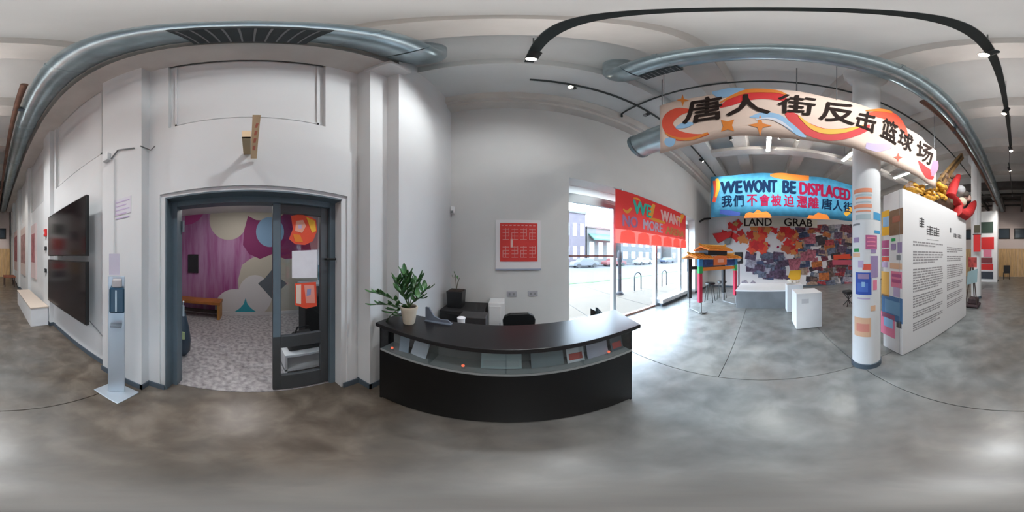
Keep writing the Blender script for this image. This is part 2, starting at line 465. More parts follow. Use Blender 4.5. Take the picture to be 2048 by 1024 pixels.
# --- lobby behind the door
LX = -4.2
struct(MB().box(LX-.1, -1.455, -2.6, 2.1, -.2, -.002).build('lobby_floor', mat('speckled_terrazzo', (.44,.42,.43), .55, c2=(.19,.18,.19), vscale=16, lo=.3, hi=.62)), 'grey speckled floor of the lobby behind the door')
struct(MB().box(LX-.2, XB, -2.7, 2.2, 2.75, 2.9).build('lobby_ceiling', M_ceil), 'white lobby ceiling')
struct(MB().box(LX, XB, -2.7, -2.6, -.1, 2.8).build('wall_lobby_left', M_wall), 'lobby left wall')
lr = struct(MB().box(LX, XB, 1.85, 2.0, -.1, 2.8).build('wall_lobby_right', M_wall), 'white lobby right wall with teal lower panel')
MB().box(LX+.05, XB-.02, 1.835, 1.85, 0, 1.35).build('lower_panel', C('teal_grey_panel', (.08,.22,.28)), lr)
mu = struct(MB().box(LX-.2, LX, -2.7, 2.2, -.1, 2.8).build('wall_lobby_back', mat('mural_purple', (.40,.22,.38), .7, c2=(.28,.06,.20), vscale=2.2, stretch=(1,3,.35), lo=.32, hi=.62)), 'lobby wall with a mural of purple, cream and blue shapes')
def mpoly(pts, m, off, name='painted_shape'):
    vs = [(LX+off, *onX(LX, px, py)) for px, py in pts]
    n = len(vs)
    o = MB().add(vs, [tuple(range(n))]).build(name, m, mu)
    return o
def circ(cx, cy, rx, ry, n=32, a0=0, a1=360): return [(cx+rx*math.cos(R(a0+(a1-a0)*i/n)), cy+ry*math.sin(R(a0+(a1-a0)*i/n))) for i in range(n)]
M_mcream = C('mural_cream', (.46,.43,.36)); M_mwhite = C('mural_white', (.58,.57,.58)); M_mmag = C('mural_magenta', (.20,.02,.11)); M_mblue = C('mural_blue', (.20,.34,.50)); M_mteal = C('mural_teal', (.03,.30,.38)); M_mgrey = C('mural_slate', (.10,.12,.14)); M_mmag2 = C('mural_pink', (.40,.06,.22))
mpoly([(370,395),(432,395),(428,412),(410,424),(398,440),(384,448),(370,450)], M_mmag2, .002)
mpoly(circ(457,440,38,40), M_mcream, .004)
mpoly([(457,395),(600,395),(575,425),(540,452),(500,440),(480,425)], M_mcream, .003)
mpoly([(496,432),(512,440),(535,442),(560,434),(580,420),(588,412),(600,430),(596,450),(616,470),(622,500),(600,516),(570,518),(545,508),(520,518),(498,508),(486,490),(488,462)], M_mmag, .006)
mpoly(circ(540,464,28,30), M_mblue, .008)
mpoly([(480,626),(476,560),(484,530),(500,518),(524,508),(543,495),(600,510),(640,540),(640,626)], M_mcream, .0045)
mpoly(circ(470,614,40,36,32,180,360)+[(510,626),(430,626)], M_mwhite, .005)
mpoly(circ(510,590,34,40), M_mwhite, .0055)
mpoly([(516,567),(530,556),(545,538),(560,556),(574,567),(560,580),(546,600),(530,582)], M_mgrey, .007)
mpoly([(491,596),(495,608),(502,616),(513,624),(468,624),(480,616),(487,608)], M_mteal, .009)
mpoly([(612,395),(648,395),(648,640),(612,640)], C('mural_pale_pink', (.46,.33,.38)), .0042)
MB().box(LX, LX+.015, -2.6, 1.85, 0, .10).build('skirting', M_mwhite, mu)
sc_ = thing('wall_screen', 'small dark wall mounted screen on the purple mural', 'screen', (LX, -1.45, 1.25))
y0, z0 = onX(LX, 377, 545); y1, z1 = onX(LX, 397, 509)
MB().box(LX+.002, LX+.04, y0, y1, z0, z1).build('housing', M_black, sc_, bevel=.005)
MB().box(LX+.04, LX+.043, y0+.02, y1-.02, z0+.02, z1-.02).build('display', mat('dark_screen', (.03,.03,.035), .15), sc_)
# lobby fill: unseen glowing ceiling panel added to light the lobby
lf = tag(MB().box(-3.3, -2.3, -.5, .1, 2.70, 2.75).build('lobby_fill', mat('lobby_fill_emit', (1,.95,.92), .5, emit=6)), 'added unseen glowing ceiling panel lighting the lobby', 'lamp')
# lobby bench
by = lambda px: None
t = thing('lobby_bench', 'honey brown wooden bench against the purple mural in the lobby', 'bench', (-3.9, -1.3, 0))
MB().box(-4.15, -3.75, -2.1, -.70, .40, .47).build('seat', M_orange if 0 else C('bench_wood', (.42,.15,.03), .45, var=.3, vscale=5), t, bevel=.008)
for yy in (-2.0, -.78): MB().box(-4.12, -3.78, yy, yy+.07, 0, .40).build('leg', C('bench_wood_light', (.50,.24,.06), .45), t, bevel=.006)
MB().box(-3.98, -3.94, -1.95, -.78, .12, .20).build('stretcher', C('bench_dark', (.05,.035,.03)), t)

# --- door_1: frame, fixed leaf with glass, opened leaf
d = MB()
FX0, FX1 = -1.54, -1.42
d.box(FX0, FX1, -.74, -.68, 0, 2.16); d.box(FX0, FX1, .76, .82, 0, 2.16); d.box(FX0, FX1, -.68, .76, 2.09, 2.16)
dr = struct(d.build('door_1', M_frame, bevel=.004), 'blue grey metal double door frame to the lobby')
# reveal casing
MB().box(-1.42, -1.30, -.745, -.733, 0, 2.155).box(-1.42, -1.30, -.745, .825, 2.145, 2.16).build('casing', M_frame, dr)
lf_ = MB()
YL0, YL1 = .205, .76
a, b = -1.50, -1.455
lf_.box(a, b, YL0, YL0+.075, .02, 2.09); lf_.box(a, b, YL1-.085, YL1, .02, 2.09); lf_.box(a, b, YL0+.075, YL1-.085, .02, .26)
lf_.box(a, b, YL0+.075, YL1-.085, .66, .80); lf_.box(a, b, YL0+.075, YL1-.085, 2.0, 2.09)
leaf = lf_.build('door_leaf', M_frame_dk, dr, bevel=.004)
MB().box(a-.004, b+.004, YL0+.002, YL0+.07, .8, 2.09).build('meeting_stile', M_frame, leaf)
MB().box(-1.482, -1.474, YL0+.075, YL1-.085, .26, .66).build('lower_pane', M_glass, leaf)
MB().box(-1.482, -1.474, YL0+.075, YL1-.085, .80, 2.0).build('upper_pane', M_glass, leaf)
MB().tube([(-1.455,.725,1.57),(-1.39,.725,1.57),(-1.38,.735,1.57),(-1.38,.80,1.57)], .012, 8).build('door_handle', M_black, leaf, True)
# opened leaf folded back into the lobby
ol = MB()
Mo = Matrix.Translation((-1.54, -.665, 0)) @ Matrix.Rotation(R(93), 4, 'Z') @ Matrix.Rotation(R(-4), 4, 'Z')
def olb(y0, y1, z0, z1): ol.box(-.02, .02, y0, y1, z0, z1, Matrix.Translation((-1.57,-.735,0)) @ Matrix.Rotation(R(125), 4, 'Z'))
olb(0,.08,.02,2.09); olb(.64,.72,.02,2.09); olb(.08,.64,.02,.26); olb(.08,.64,.66,.8); olb(.08,.64,2.0,2.09)
o2 = ol.build('open_door_leaf', M_frame, dr)
for z in (.95, 1.85): MB().tube([(-1.55,-.672,z),(-1.55,-.672,z+.12)], .014, 8).build('hinge', M_alu, dr)

# posters on the door glass
def yzquad(x, pts, m, name, parent=None, kind=None, bev=0):
    n = len(pts)
    vs = [(x, p[0], p[1]) for p in pts] + [(x-.002, p[0], p[1]) for p in pts]
    fs = [tuple(range(n)), tuple(range(n, 2*n))[::-1]] + [(i, n+i, n+(i+1)%n, (i+1)%n) for i in range(n)]
    return MB().add(vs, fs).build(name, m, parent)
GX = -1.470
def gp(pts): return [onX(GX, px, py) for px, py in pts]
t = tag(yzquad(GX, gp([(584,502),(634,500),(634,555),(584,556)]), M_paper, 'paper_notice'), 'plain white paper notice taped to the door glass', 'notice')
p1 = tag(yzquad(GX, gp([(582,432),(600,428),(622,434),(632,440),(634,462),(626,482),(610,490),(590,488),(578,478),(586,458)]), M_red2, 'door_poster'), 'orange red cut out poster at the top of the door glass', 'poster')
yzquad(GX+.003, gp([(592,442),(606,440),(612,452),(604,466),(590,462)]), C('poster_salmon', (.75,.35,.25)), 'face_patch', p1)
yzquad(GX+.003, gp([(612,434),(630,442),(632,462),(624,466),(618,450)]), M_yellow, 'yellow_patch', p1)
yzquad(GX+.004, gp([(596,450),(603,449),(603,457),(597,457)]), M_lilac, 'eye', p1)
yzquad(GX+.003, gp([(586,468),(600,470),(606,484),(590,484)]), M_orange, 'orange_patch', p1)
p2 = tag(yzquad(GX, gp([(590,567),(632,564),(634,612),(612,617),(590,610)]), M_red2, 'door_poster'), 'orange red poster low on the door glass below the white notice', 'poster')
yzquad(GX+.003, gp([(608,570),(628,570),(630,606),(612,606)]), C('poster_salmon2', (.74,.30,.24)), 'pink_patch', p2)
yzquad(GX+.004, gp([(614,578),(622,577),(621,590),(613,592)]), C('poster_blue', (.25,.27,.45)), 'blue_patch', p2)
yzquad(GX+.003, gp([(592,570),(602,569),(602,608),(592,606)]), M_peach, 'peach_patch', p2)
# shelf with bags behind the glass
t = thing('low_shelf', 'low white shelf standing in the lobby behind the glazed leaf', 'shelf', (-1.95, .75, 0))
MB().box(-2.2, -1.75, .38, 1.6, .30, .34).build('shelf_top', M_white, t, bevel=.004); MB().box(-2.2, -1.75, .38, 1.6, .06, .10).build('shelf_bottom', M_white, t, bevel=.004)
for yy in (.38, 1.0, 1.57): MB().box(-2.2, -1.75, yy, yy+.03, 0, .30).build('upright', M_white, t)
t = thing('shoulder_bag', 'dark grey slumped bag on the low lobby shelf', 'bag', (-1.95, .65, .34))
MB().prism([(-.22,0),(.22,0),(.20,.14),(.10,.24),(-.12,.22),(-.2,.12)], -.1, .1, Matrix(((0,0,1,-1.93),(1,0,0,.66),(0,1,0,.34),(0,0,0,1)))).build('bag_body', M_blackm, t, bevel=.03)
MB().tube([(-1.93,.52,.5),(-1.93,.58,.66),(-1.93,.72,.66),(-1.93,.80,.5)], .012, 6).build('strap', M_black, t, True)
t = thing('storage_case', 'black case standing on the lobby floor behind the door posters', 'case', (-2.9, 1.15, 0))
MB().box(-3.1, -2.7, .95, 1.45, 0, 1.05).build('case_body', M_blackm, t, bevel=.02); MB().box(-3.12, -2.68, .93, 1.47, 1.05, 1.09).build('lid', mat('case_lid', (.3,.33,.36), .4), t, bevel=.01)
# trolley bag just inside the door
t = thing('folded_pushchair', 'dark blue bundle with a pale tag leaning inside the door', 'bag', (-1.95, -.55, 0))
MB().lathe([(.05,0),(.11,.1),(.12,.32),(.09,.55),(.04,.78)], (-2.12,-.93,0), 14).build('bundle', C('bundle_navy', (.03,.05,.075), .4), t, True)
MB().box(-2.01,-1.99,-.90,-.85,.38,.50).build('tag', C('tag_green', (.45,.55,.30)), t)
MB().tube([(-2.12,-.93,.75),(-2.12,-.92,.92),(-2.08,-.90,.95)], .012, 8).build('handle', M_alu, t, True)

# ================================================================== LEFT WALL ITEMS
def tv(z0, z1, lab):
    t = thing('television', lab, 'television', (-1.10, -2.45, z0), 'stacked wall televisions')
    X = -1.08; ya, yb_ = -3.14, -1.70
    MB().box(X-.045, X, ya, yb_, z0, z1).build('housing', M_black, t, bevel=.004)
    MB().box(X, X+.003, ya+.015, yb_-.015, z0+.02, z1-.015).build('screen', mat('tv_screen', (.012,.008,.009), .14, spec=.6), t)
    MB().box(-1.27, X-.045, ya+.4, yb_-.4, z0+.25, z1-.25).build('wall_mount', M_grey, t)
tv(1.60, 2.40, 'upper of the two stacked black wall televisions')
tv(.68, 1.53, 'lower of the two stacked black wall televisions')
t = thing('tv_cable', 'thin grey cable below the lower television running to the pilaster', 'cable', (-1.24, -1.7, .5))
MB().tube([(-1.26,-1.95,.66),(-1.26,-1.7,.56),(-1.25,-1.56,.50),(-1.25,-1.53,.38),(-1.25,-1.51,.36)], .006, 6).build('wire', M_grey, t)
# bench / plinth along the wall
t = thing('low_plinth', 'long low white bench plinth along the left wall', 'bench', (-.95, -4.3, 0))
MB().box(-1.16, -.77, -5.3, -3.36, 0, .44).build('box', M_white, t, bevel=.006); MB().box(-1.17, -.76, -5.31, -3.35, .44, .47).build('top_board', C('bench_top', (.62,.52,.44)), t, bevel=.004)
# small wall devices on pilaster B
for z, lab in ((1.43+.3, 'upper small black switch box on the pilaster left of the televisions'), (1.22, 'lower small black switch box on the pilaster left of the televisions')):
    t = thing('switch_box', lab, 'switch', (-1.15, -3.55, z))
    MB().box(-1.18, -1.14, -3.60, -3.50, z, z+.09).build('body', M_blackm, t, bevel=.008)
    MB().box(-1.14, -1.132, -3.57, -3.53, z+.02, z+.07).build('button', M_grey, t)
t = thing('fire_alarm', 'small red alarm box on the pilaster left of the televisions', 'alarm', (-1.15, -3.55, 2.1))
MB().box(-1.18, -1.13, -3.61, -3.49, 2.05, 2.22).build('box', M_red, t, bevel=.01); MB().box(-1.13, -1.12, -3.57, -3.53, 2.10, 2.16).build('pull_bar', M_white, t)
# exhibits further down
for i, (ya, yb_, z0, z1, mm, lab) in enumerate([
    (-5.3, -4.7, .9, 2.6, C('exhibit_pink', (.58,.46,.45)), 'pale pink exhibition panel on the left wall past the plinth'),
    (-7.4, -6.2, .8, 2.8, C('exhibit_salmon', (.60,.50,.46)), 'salmon exhibition panel on the left wall, middle one'),
    (-9.8, -8.4, .8, 3.0, C('exhibit_rose', (.56,.44,.41)), 'rose exhibition panel farthest down the left wall')]):
    t = thing('exhibit_panel', lab, 'panel', (-1.22, (ya+yb_)/2, z0), 'exhibition panels down the left wall')
    MB().box(-1.27, -1.22, ya, yb_, z0, z1).build('board', mm, t, bevel=.004)
    MB().box(-1.22, -1.216, ya+.1, yb_-.1, z0+.5, z1-.3).build('print', C('exhibit_print%d' % i, (.40,.14,.15) if i != 1 else (.45,.26,.25), var=.4, vscale=5), t)
# conduit on pilaster
t = thing('conduit', 'thin white conduit with a junction box on the pilaster beside the door', 'conduit', (-1.165, -1.3, 2.9))
def P(X, px, py): y_, z_ = onX(X, px, py); return (X, y_, z_)
MB().tube([P(-1.165,228,318), P(-1.165,228,540)], .007, 6).build('drop_pipe', M_wall, t)
MB().tube([P(-1.165,222,318), P(-1.165,236,300), P(-1.165,268,296)], .009, 6).build('cross_pipe', M_grey, t)
MB().tube([(-1.165,-.93,P(-1.165,270,296)[2]), (-1.29,-.90,P(-1.165,270,296)[2]), P(-1.285,310,292)], .007, 6).build('wall_pipe', M_grey, t)
a = P(-1.165,214,316)
MB().box(-1.18, -1.13, a[1]-.04, a[1]+.05, a[2]-.06, a[2]+.06).build('junction_box', M_wall, t, bevel=.005)
# sheet on pilaster
y0, z0 = onX(-1.178, 229, 433); y1, z1 = onX(-1.178, 262, 391)
t = tag(MB().box(-1.18, -1.176, y0, y1, z0, z1).build('paper_sign', C('faint_paper', (.62,.60,.66))), 'faint printed paper sign on the pilaster above the sanitiser stand', 'sign')
for i in range(5):
    MB().box(-1.176, -1.1745, y0+.02, y1-.02-(.04 if i % 2 else 0), z1-.03-i*.045-.012, z1-.03-i*.045).build('print_line', M_lilac, t)
# sanitiser stand
t = thing('sanitiser_stand', 'silver floor stand holding the blue sanitiser dispenser by the door', 'stand', (-.99, -1.06, 0))
MB().box(-1.12, -.855, -1.22, -.905, 0, .012).build('base_plate', mat('brushed_steel', (.50,.56,.62), .35, .5), t, bevel=.004)
Mp = Matrix.Translation((-1.0, -1.07, 0)) @ Matrix.Rotation(R(43), 4, 'Z')
MS = MATS['brushed_steel']
MB().box(-.02, .02, -.075, .075, .012, 1.42, Mp).build('post', MS, t, bevel=.006)
MB().box(.02, .10, -.05, .05, .955, .975, Mp).build('drip_tray', mat('tray_dark', (.18,.21,.24), .4, .4), t, bevel=.004)
MB().box(.016, .024, -.065, .03, 1.43, 1.62, Mp).build('sign_card', C('pale_lilac_card', (.60,.56,.66)), t)
dsp = MB().box(.02, .11, -.055, .075, 1.10, 1.33, Mp).build('dispenser', C('dispenser_navy', (.012,.055,.10), .3), t, bevel=.015)
MB().box(.105, .114, -.004, .010, 1.12, 1.31, Mp).build('window_strip', M_alu, dsp)
MB().box(.03, .10, -.03, .05, 1.33, 1.40, Mp).build('bottle_cap', C('skin_cap', (.45,.42,.42)), dsp, bevel=.01)
# wooden projecting sign above door
t = thing('wooden_wall_sign', 'plywood blade sign with red marks jutting from the wall above the door', 'sign', (-1.29, -.02, 2.6))
P4 = lambda y0, y1, dx: [(-1.27+dx,y0,2.47),(-1.27+dx,y1,2.47),(-.97+dx,y1+.015,2.74),(-.97+dx,y0+.01,2.74)]
def plate(y0, y1, dx, th, m, name, f0=0, f1=1):
    lo, hi = Vector((-1.27,0,2.47)), Vector((-.97,0,2.74)); n = Vector((.67,0,-.74))
    pts = []
    for k in (0, th):
        for y, f in ((y0,f0),(y1,f0),(y1+.012*f1,f1),(y0+.010*f1,f1)):
            p = lo+(hi-lo)*f; pts.append((p.x+n.x*(dx+k), y, p.z+n.z*(dx+k)))
    return MB().add(pts, [(3,2,1,0),(4,5,6,7),(0,1,5,4),(1,2,6,5),(2,3,7,6),(3,0,4,7)]).build(name, m, t)
plate(.005, .052, 0, .02, M_wood, 'leaning_board')
MB().box(-1.31, -1.04, -.052, .006, 2.53, 2.545).build('shelf_board', C('plywood_shaded', (.46,.36,.22), .6), t)  # shade on the shelf underside is put into this darker plywood colour
MB().box(-1.055, -1.035, -.052, .006, 2.53, 2.60).build('front_lip', M_wood, t)
for i in range(4): plate(.018+.004*i, .036+.003*i, .02, .002, C('faded_red', (.66,.22,.15)), 'red_mark', .2+.17*i, .30+.17*i)

# ================================================================== RECEPTION DESK
t = thing('reception_desk', 'black reception desk with a glass display band and overhanging top', 'desk', (0, 1.1, 0))
M_desk = mat('black_laminate', (.004,.004,.0045), .34, spec=.3)
M_top = mat('desk_top_black', (.010,.009,.010), .30)
M_disp = mat('display_lining_grey', (.27,.285,.285), .6)
def front(n=16, off=0, xa=-.94, xb=.925):
    return [(xa+(xb-xa)*i/n, .972 + off - .028*math.sin(PI*i/n)*0 - .02*(i/n)) for i in range(n+1)]
top = [(-.962,.93),(-.5,.905),(0,.888),(.5,.880),(.955,.878),(1.055,1.335),(.5,1.29),(0,1.275),(-.5,1.29),(-.962,1.31)]
MB().prism(top, .988, 1.022).build('counter_top', M_top, t, bevel=.004)
fp = front(); bp_ = front(off=.03)
MB().prism(fp + bp_[::-1], .03, .725).build('front_panel', M_desk, t)
MB().prism(front(off=-.004) + front(off=.20)[::-1], .725, .745).build('display_floor', M_disp, t)
MB().prism(front(off=.17) + front(off=.20)[::-1], .745, .988).build('display_back', M_disp, t)
MB().prism(front(off=.0) + front(off=.006)[::-1], .745, .988).build('display_glass', M_glass2, t)
MB().box(-.955, -.938, .975, 1.30, .0, .988).build('end_panel', M_desk, t)
MB().box(.912, .93, .955, 1.60, .0, .988).build('end_panel', M_desk, t)
MB().box(-.935, .91, 1.0, 1.02, 0, .03).build('plinth', M_blackm, t)
MB().box(-.935, .91, 1.17, 1.72, .70, .725).build('work_surface', C('work_surface', (.10,.10,.11), .5), t)
for xx in (-.5, 0, .5): MB().box(xx-.004, xx+.004, .972-.02*(xx+.94)/1.865+.010, 1.14, .745, .985).build('divider', M_glass2, t)
def leaflet(x, w, h, m, lab, tilt=0, m2=None):
    y = 1.035 - .02*(x+.94)/1.865
    M_ = Matrix.Translation((x, y, .747)) @ Matrix.Rotation(R(-14), 4, 'X') @ Matrix.Rotation(R(tilt), 4, 'Y')
    lt = thing('leaflet', lab, 'leaflet', (x, y, .747), 'leaflets in the desk display')
    MB().box(-w/2, w/2, -.002, .002, .002, h, M_).build('sheet', m, lt)
    if m2: MB().box(-w/2+.015, w/2-.015, -.0035, -.002, h*.15, h*.5, M_).build('print', m2, lt)
leaflet(-.62, .13, .17, C('leaf_grey', (.62,.66,.72)), 'pale grey leaflet tilted at the left of the desk display', 8)
leaflet(-.75, .09, .16, C('leaf_blue', (.34,.42,.50)), 'slate leaflet beside the tilted one in the desk display', -4)
leaflet(-.03, .26, .15, C('leaf_green', (.42,.52,.52)), 'wide grey green leaflet in the middle of the desk display', 0, C('leaf_print', (.4,.46,.46)))
leaflet(.27, .22, .14, C('leaf_dull', (.22,.27,.29)), 'dull wide card right of the middle in the desk display')
leaflet(.47, .13, .17, C('leaf_white', (.74,.76,.78)), 'white leaflet with a red print in the desk display', 0, C('leaf_redp', (.55,.08,.06)))
leaflet(.65, .18, .14, C('leaf_mauve', (.42,.42,.50)), 'mauve grey card toward the right end of the desk display')
leaflet(.83, .12, .17, C('leaf_dark', (.12,.14,.16)), 'dark leaflet with a red print at the right end of the desk display', 0, C('leaf_redp2', (.50,.09,.08)))
for i, (x, lab) in enumerate([(-.84, 'glowing red bead as a lamp reflection at the left end of the display'), (-.27, 'glowing red bead as a lamp reflection left of the middle of the display'), (.73, 'red bead as a lamp reflection high at the right of the display')]):  # glowing beads stand in for red lamp reflections in the display
    tl = thing('lamp_glint', lab, 'lamp', (x, 1.0, .745), 'red lamp reflections in the desk display')
    MB().ball((x, 1.0, .775), .012, 10).build('glint_bead', mat('red_glint', (.9,.16,.08), .4, emit=.5), tl, True)
    MB().lathe([(.012,0),(.009,.020)], (x, 1.0, .745), 10).build('socket', M_grey, tl)

# potted plant on the counter
def leafmesh():
    m = MB()
    prof = [(0,.004),(.16,.018),(.42,.030),(.7,.024),(.9,.011),(1,.0015)]
    L = .072
    vs = []
    for u, w in prof:
        zz = -.006*math.sin(u*PI) + .012*u
        vs += [(u*L, -w*.62, zz+.004), (u*L, 0, zz-.001), (u*L, w*.62, zz+.004)]
    fs = []
    for i in range(len(prof)-1):
        a = i*3
        fs += [(a,a+3,a+4,a+1),(a+1,a+4,a+5,a+2)]
    m.add(vs, fs)
    me = bpy.data.meshes.new('leaf'); me.from_pydata(m.v, [], m.f); me.update()
    me.polygons.foreach_set('use_smooth', [True]*len(me.polygons))
    return me
LEAF = leafmesh(); M_leaf = mat('glossy_leaf', (.035,.11,.035), .35, c2=(.07,.20,.06), vscale=14); LEAF.materials.append(M_leaf)
M_stem = C('green_stem', (.06,.12,.03))
def plant(t, base, stems, leaf_scale=1.22):
    for (tip, nl) in stems:
        b_ = Vector(base); tp = b_ + Vector(tip)
        mid = (b_+tp)/2 + Vector((tip[0]*.15, tip[1]*.15, abs(tip[2])*.25+.02))
        pts = [(b_*(1-s)**2 + mid*2*s*(1-s) + tp*s*s) for s in [i/8 for i in range(9)]]
        MB().tube(pts, .0035, 6, radii=[.0045-.0003*i for i in range(9)]).build('stem', M_stem, t, True)
        for k in range(nl):
            s = .3 + .7*k/(nl-1)
            p = b_*(1-s)**2 + mid*2*s*(1-s) + tp*s*s
            dd = ((mid-b_)*(1-s)*2 + (tp-mid)*2*s).normalized()
            ang = (k % 2)*PI + rnd.uniform(-.6, .6)
            side = Vector((math.cos(ang), math.sin(ang), .35)).normalized()
            dirv = (dd*(.75 if k == nl-1 else .45) + side*.8).normalized()
            if k == nl-1: dirv = dd
            q = dirv.to_track_quat('X', 'Z')
            o = bpy.data.objects.new('leaf', LEAF); col.objects.link(o)
            o.location = p; o.rotation_mode = 'XYZ'; o.rotation_euler = q.to_euler(); sc = leaf_scale*rnd.uniform(.8, 1.15); o.scale = (sc, sc, sc)
            attach(o, t)
PB = (-.745, 1.10, 1.022)
t = thing('potted_plant', 'leafy green plant in a cream pot at the left end of the desk', 'plant', PB)
MB().lathe([(.045,0),(.050,.01),(.068,.135),(.073,.135),(.074,.155),(.064,.157),(.062,.140)], PB, 24).build('pot', C('cream_pot', (.60,.53,.42), .5), t, True)
MB().lathe([(.060,0),(.060,.012)], (PB[0],PB[1],PB[2]+.132), 20).build('soil', C('soil', (.035,.022,.015), .9), t)
plant(t, (PB[0], PB[1], PB[2]+.145), [((-.02,-.01,.27),11),((.09,0,.25),10),((.15,.01,.17),9),((-.10,-.03,.22),10),((-.14,.04,.14),8),((.05,.05,.22),8),((-.02,-.09,.15),7),
      ((-.30,-.10,.10),9),((-.26,-.12,.0),8),((-.15,-.06,-.10),8),((-.13,-.02,-.06),7),((.13,-.05,.11),7),((-.06,.03,.28),9)])
# things behind the desk
t = thing('brochure_holder', 'slate plastic brochure holder beside the potted plant', 'holder', (-.60, 1.24, 1.022))
MB().prism([(-.66,1.022),(-.42,1.022),(-.46,1.055),(-.52,1.05),(-.58,1.075),(-.63,1.15),(-.66,1.15)], 1.225, 1.24, Matrix(((1,0,0,0),(0,0,1,0),(0,1,0,0),(0,0,0,1)))).build('back_plate', C('slate_plastic', (.12,.14,.18), .4), t)
MB().box(-.655, -.42, 1.195, 1.245, 1.022, 1.03).build('foot', C('slate_plastic', (.12,.14,.18)), t)
t = thing('back_cabinet', 'low black cabinet against the end wall in the corner', 'cabinet', (-.5, 2.45, 0))
MB().box(-.93, -.30, 2.15, 2.70, 0, .80).build('carcass', M_blackm, t, bevel=.006)
for i in range(2):
    dd = MB().box(-.92+i*.31, -.62+i*.31, 2.135, 2.15, .04, .76).build('door', M_black, t, bevel=.003)
    MB().box(-.66+i*.1, -.65+i*.1, 2.12, 2.135, .5, .62).build('handle', M_alu, dd)
t = thing('planter', 'square black planter with a thin twig on the back cabinet', 'planter', (-.78, 2.4, .80))
MB().prism([(-.87,.80),(-.65,.80),(-.635,1.06),(-.885,1.06)], 2.3, 2.53, Matrix(((1,0,0,0),(0,0,1,0),(0,1,0,0),(0,0,0,1)))).build('planter_box', M_black, t, bevel=.006)
MB().box(-.87, -.65, 2.315, 2.515, 1.055, 1.066).build('soil', MATS['soil'], t)
for tip in ((-.02,0,.24),(.03,.02,.15),(.05,0,.20)):
    MB().tube([(-.76,2.42,1.06),(-.76+tip[0]*.4,2.42,1.06+tip[2]*.6),(-.76+tip[0],2.42+tip[1],1.06+tip[2])], .005, 6).build('twig', C('twig', (.10,.09,.06)), t)
for q in ((-.79,2.42,1.26),(-.78,2.42,1.31),(-.74,2.42,1.24),(-.81,2.42,1.25)):
    o = bpy.data.objects.new('leaf', LEAF); col.objects.link(o); o.location = q; o.rotation_euler = (0, -1.0, rnd.uniform(0,6)); o.scale = (.8,.8,.8); attach(o, t)
t = thing('printer', 'black printer on the work surface behind the desk', 'printer', (-.38, 1.62, .725))
MB().box(-.46, -.19, 1.52, 1.71, .725, .985).build('body', mat('printer_black', (.03,.027,.028), .5), t, bevel=.01); MB().box(-.36, -.22, 1.47, 1.52, .76, .775).build('paper_tray', M_grey, t)
t = thing('cup', 'small white paper cup behind the desk beside the printer', 'cup', (-.42, 1.42, .725))
MB().lathe([(.026,0),(.036,.27),(.034,.27),(.024,.01)], (-.405,1.44,.725), 18).build('cup_body', M_white, t, True)
MB().lathe([(.039,0),(.039,.012),(.02,.02)], (-.405,1.44,.995), 18).build('cup_lid', M_paper, t, True)
t = thing('office_tower', 'narrow white cabinet standing against the end wall', 'cabinet', (-.16, 2.55, 0))
MB().box(-.26, -.02, 2.42, 2.72, 0, .88).build('carcass', M_white, t, bevel=.008)
dd = MB().box(-.25, -.08, 2.405, 2.42, .05, .83).build('door', M_white, t, bevel=.003); MB().box(-.095,-.085,2.395,2.405,.4,.55).build('handle', M_grey, dd)
t = thing('office_chair', 'black office chair tucked behind the reception desk', 'chair', (.17, 1.98, 0))
MB().lathe([(.02,.36),(.24,.38),(.25,.44),(.22,.48),(.02,.49)], (.17,1.95,0), 20).build('seat', M_blackm, t, True)
bk = MB()
pl = [(.17+.215*math.sin(a), 2.16-.06+.05*math.cos(a)) for a in [(-1.2+2.4*i/10) for i in range(11)]]
vs = []
MB().prism([(-.20,.56),(.20,.56),(.215,.72),(.19,.79),(.12,.825),(-.12,.825),(-.19,.79),(-.215,.72)], -.03, .03, Matrix(((1,0,0,.17),(0,0,1,2.12),(0,1,0,0),(0,0,0,1)))).build('backrest', M_black, t, bevel=.015)
MB().tube([(.17,1.98,.42),(.17,2.14,.44),(.17,2.16,.66)], .02, 8).build('back_support', M_blackm, t, True)
MB().tube([(.17,1.95,.08),(.17,1.95,.37)], .025, 10).build('gas_column', M_grey, t, True)
for i in range(5):
    a = 2*PI*i/5
    MB().tube([(.17,1.95,.10),(.17+.26*math.cos(a),1.95+.26*math.sin(a),.06)], .02, 8).build('leg', M_black, t, True)
    MB().ball((.17+.26*math.cos(a),1.95+.26*math.sin(a),.027), .027, 10).build('caster', M_black, t, True)
t = thing('computer_monitor', 'dark computer monitor seen edge on at the right end of the desk', 'monitor', (.95, 1.5, .725))
Mm = Matrix.Translation((.89, 1.44, -.05)) @ Matrix.Rotation(R(20), 4, 'Z')
MB().prism([(-.0,.80),(.16,.80),(.12,.98),(-.0,1.10)], -.02, .012, Mm @ Matrix(((1,0,0,0),(0,0,1,0),(0,1,0,0),(0,0,0,1)))).build('screen_back', mat('monitor_slate', (.05,.08,.10), .35), t, bevel=.004)
MB().box(.03, .11, -.06, .06, .775, .79, Mm).box(.05, .09, -.01, .01, .79, .87, Mm).build('stand', M_blackm, t)
# wall outlets
for x, lab in ((.06, 'left of two grey outlet plates on the end wall'), (.42, 'right of two grey outlet plates on the end wall')):
    t = thing('wall_outlet', lab, 'outlet', (x, 2.74, .94), 'outlets behind the desk')
    MB().box(x-.045+.0, x+.12, 2.735, 2.75, .90, .995).build('plate', C('plate_grey', (.38,.38,.42)), t, bevel=.003)
    for dx in (0, .07): MB().box(x+dx-.015, x+dx+.015, 2.731, 2.735, .925, .965).build('socket', M_grey, t)
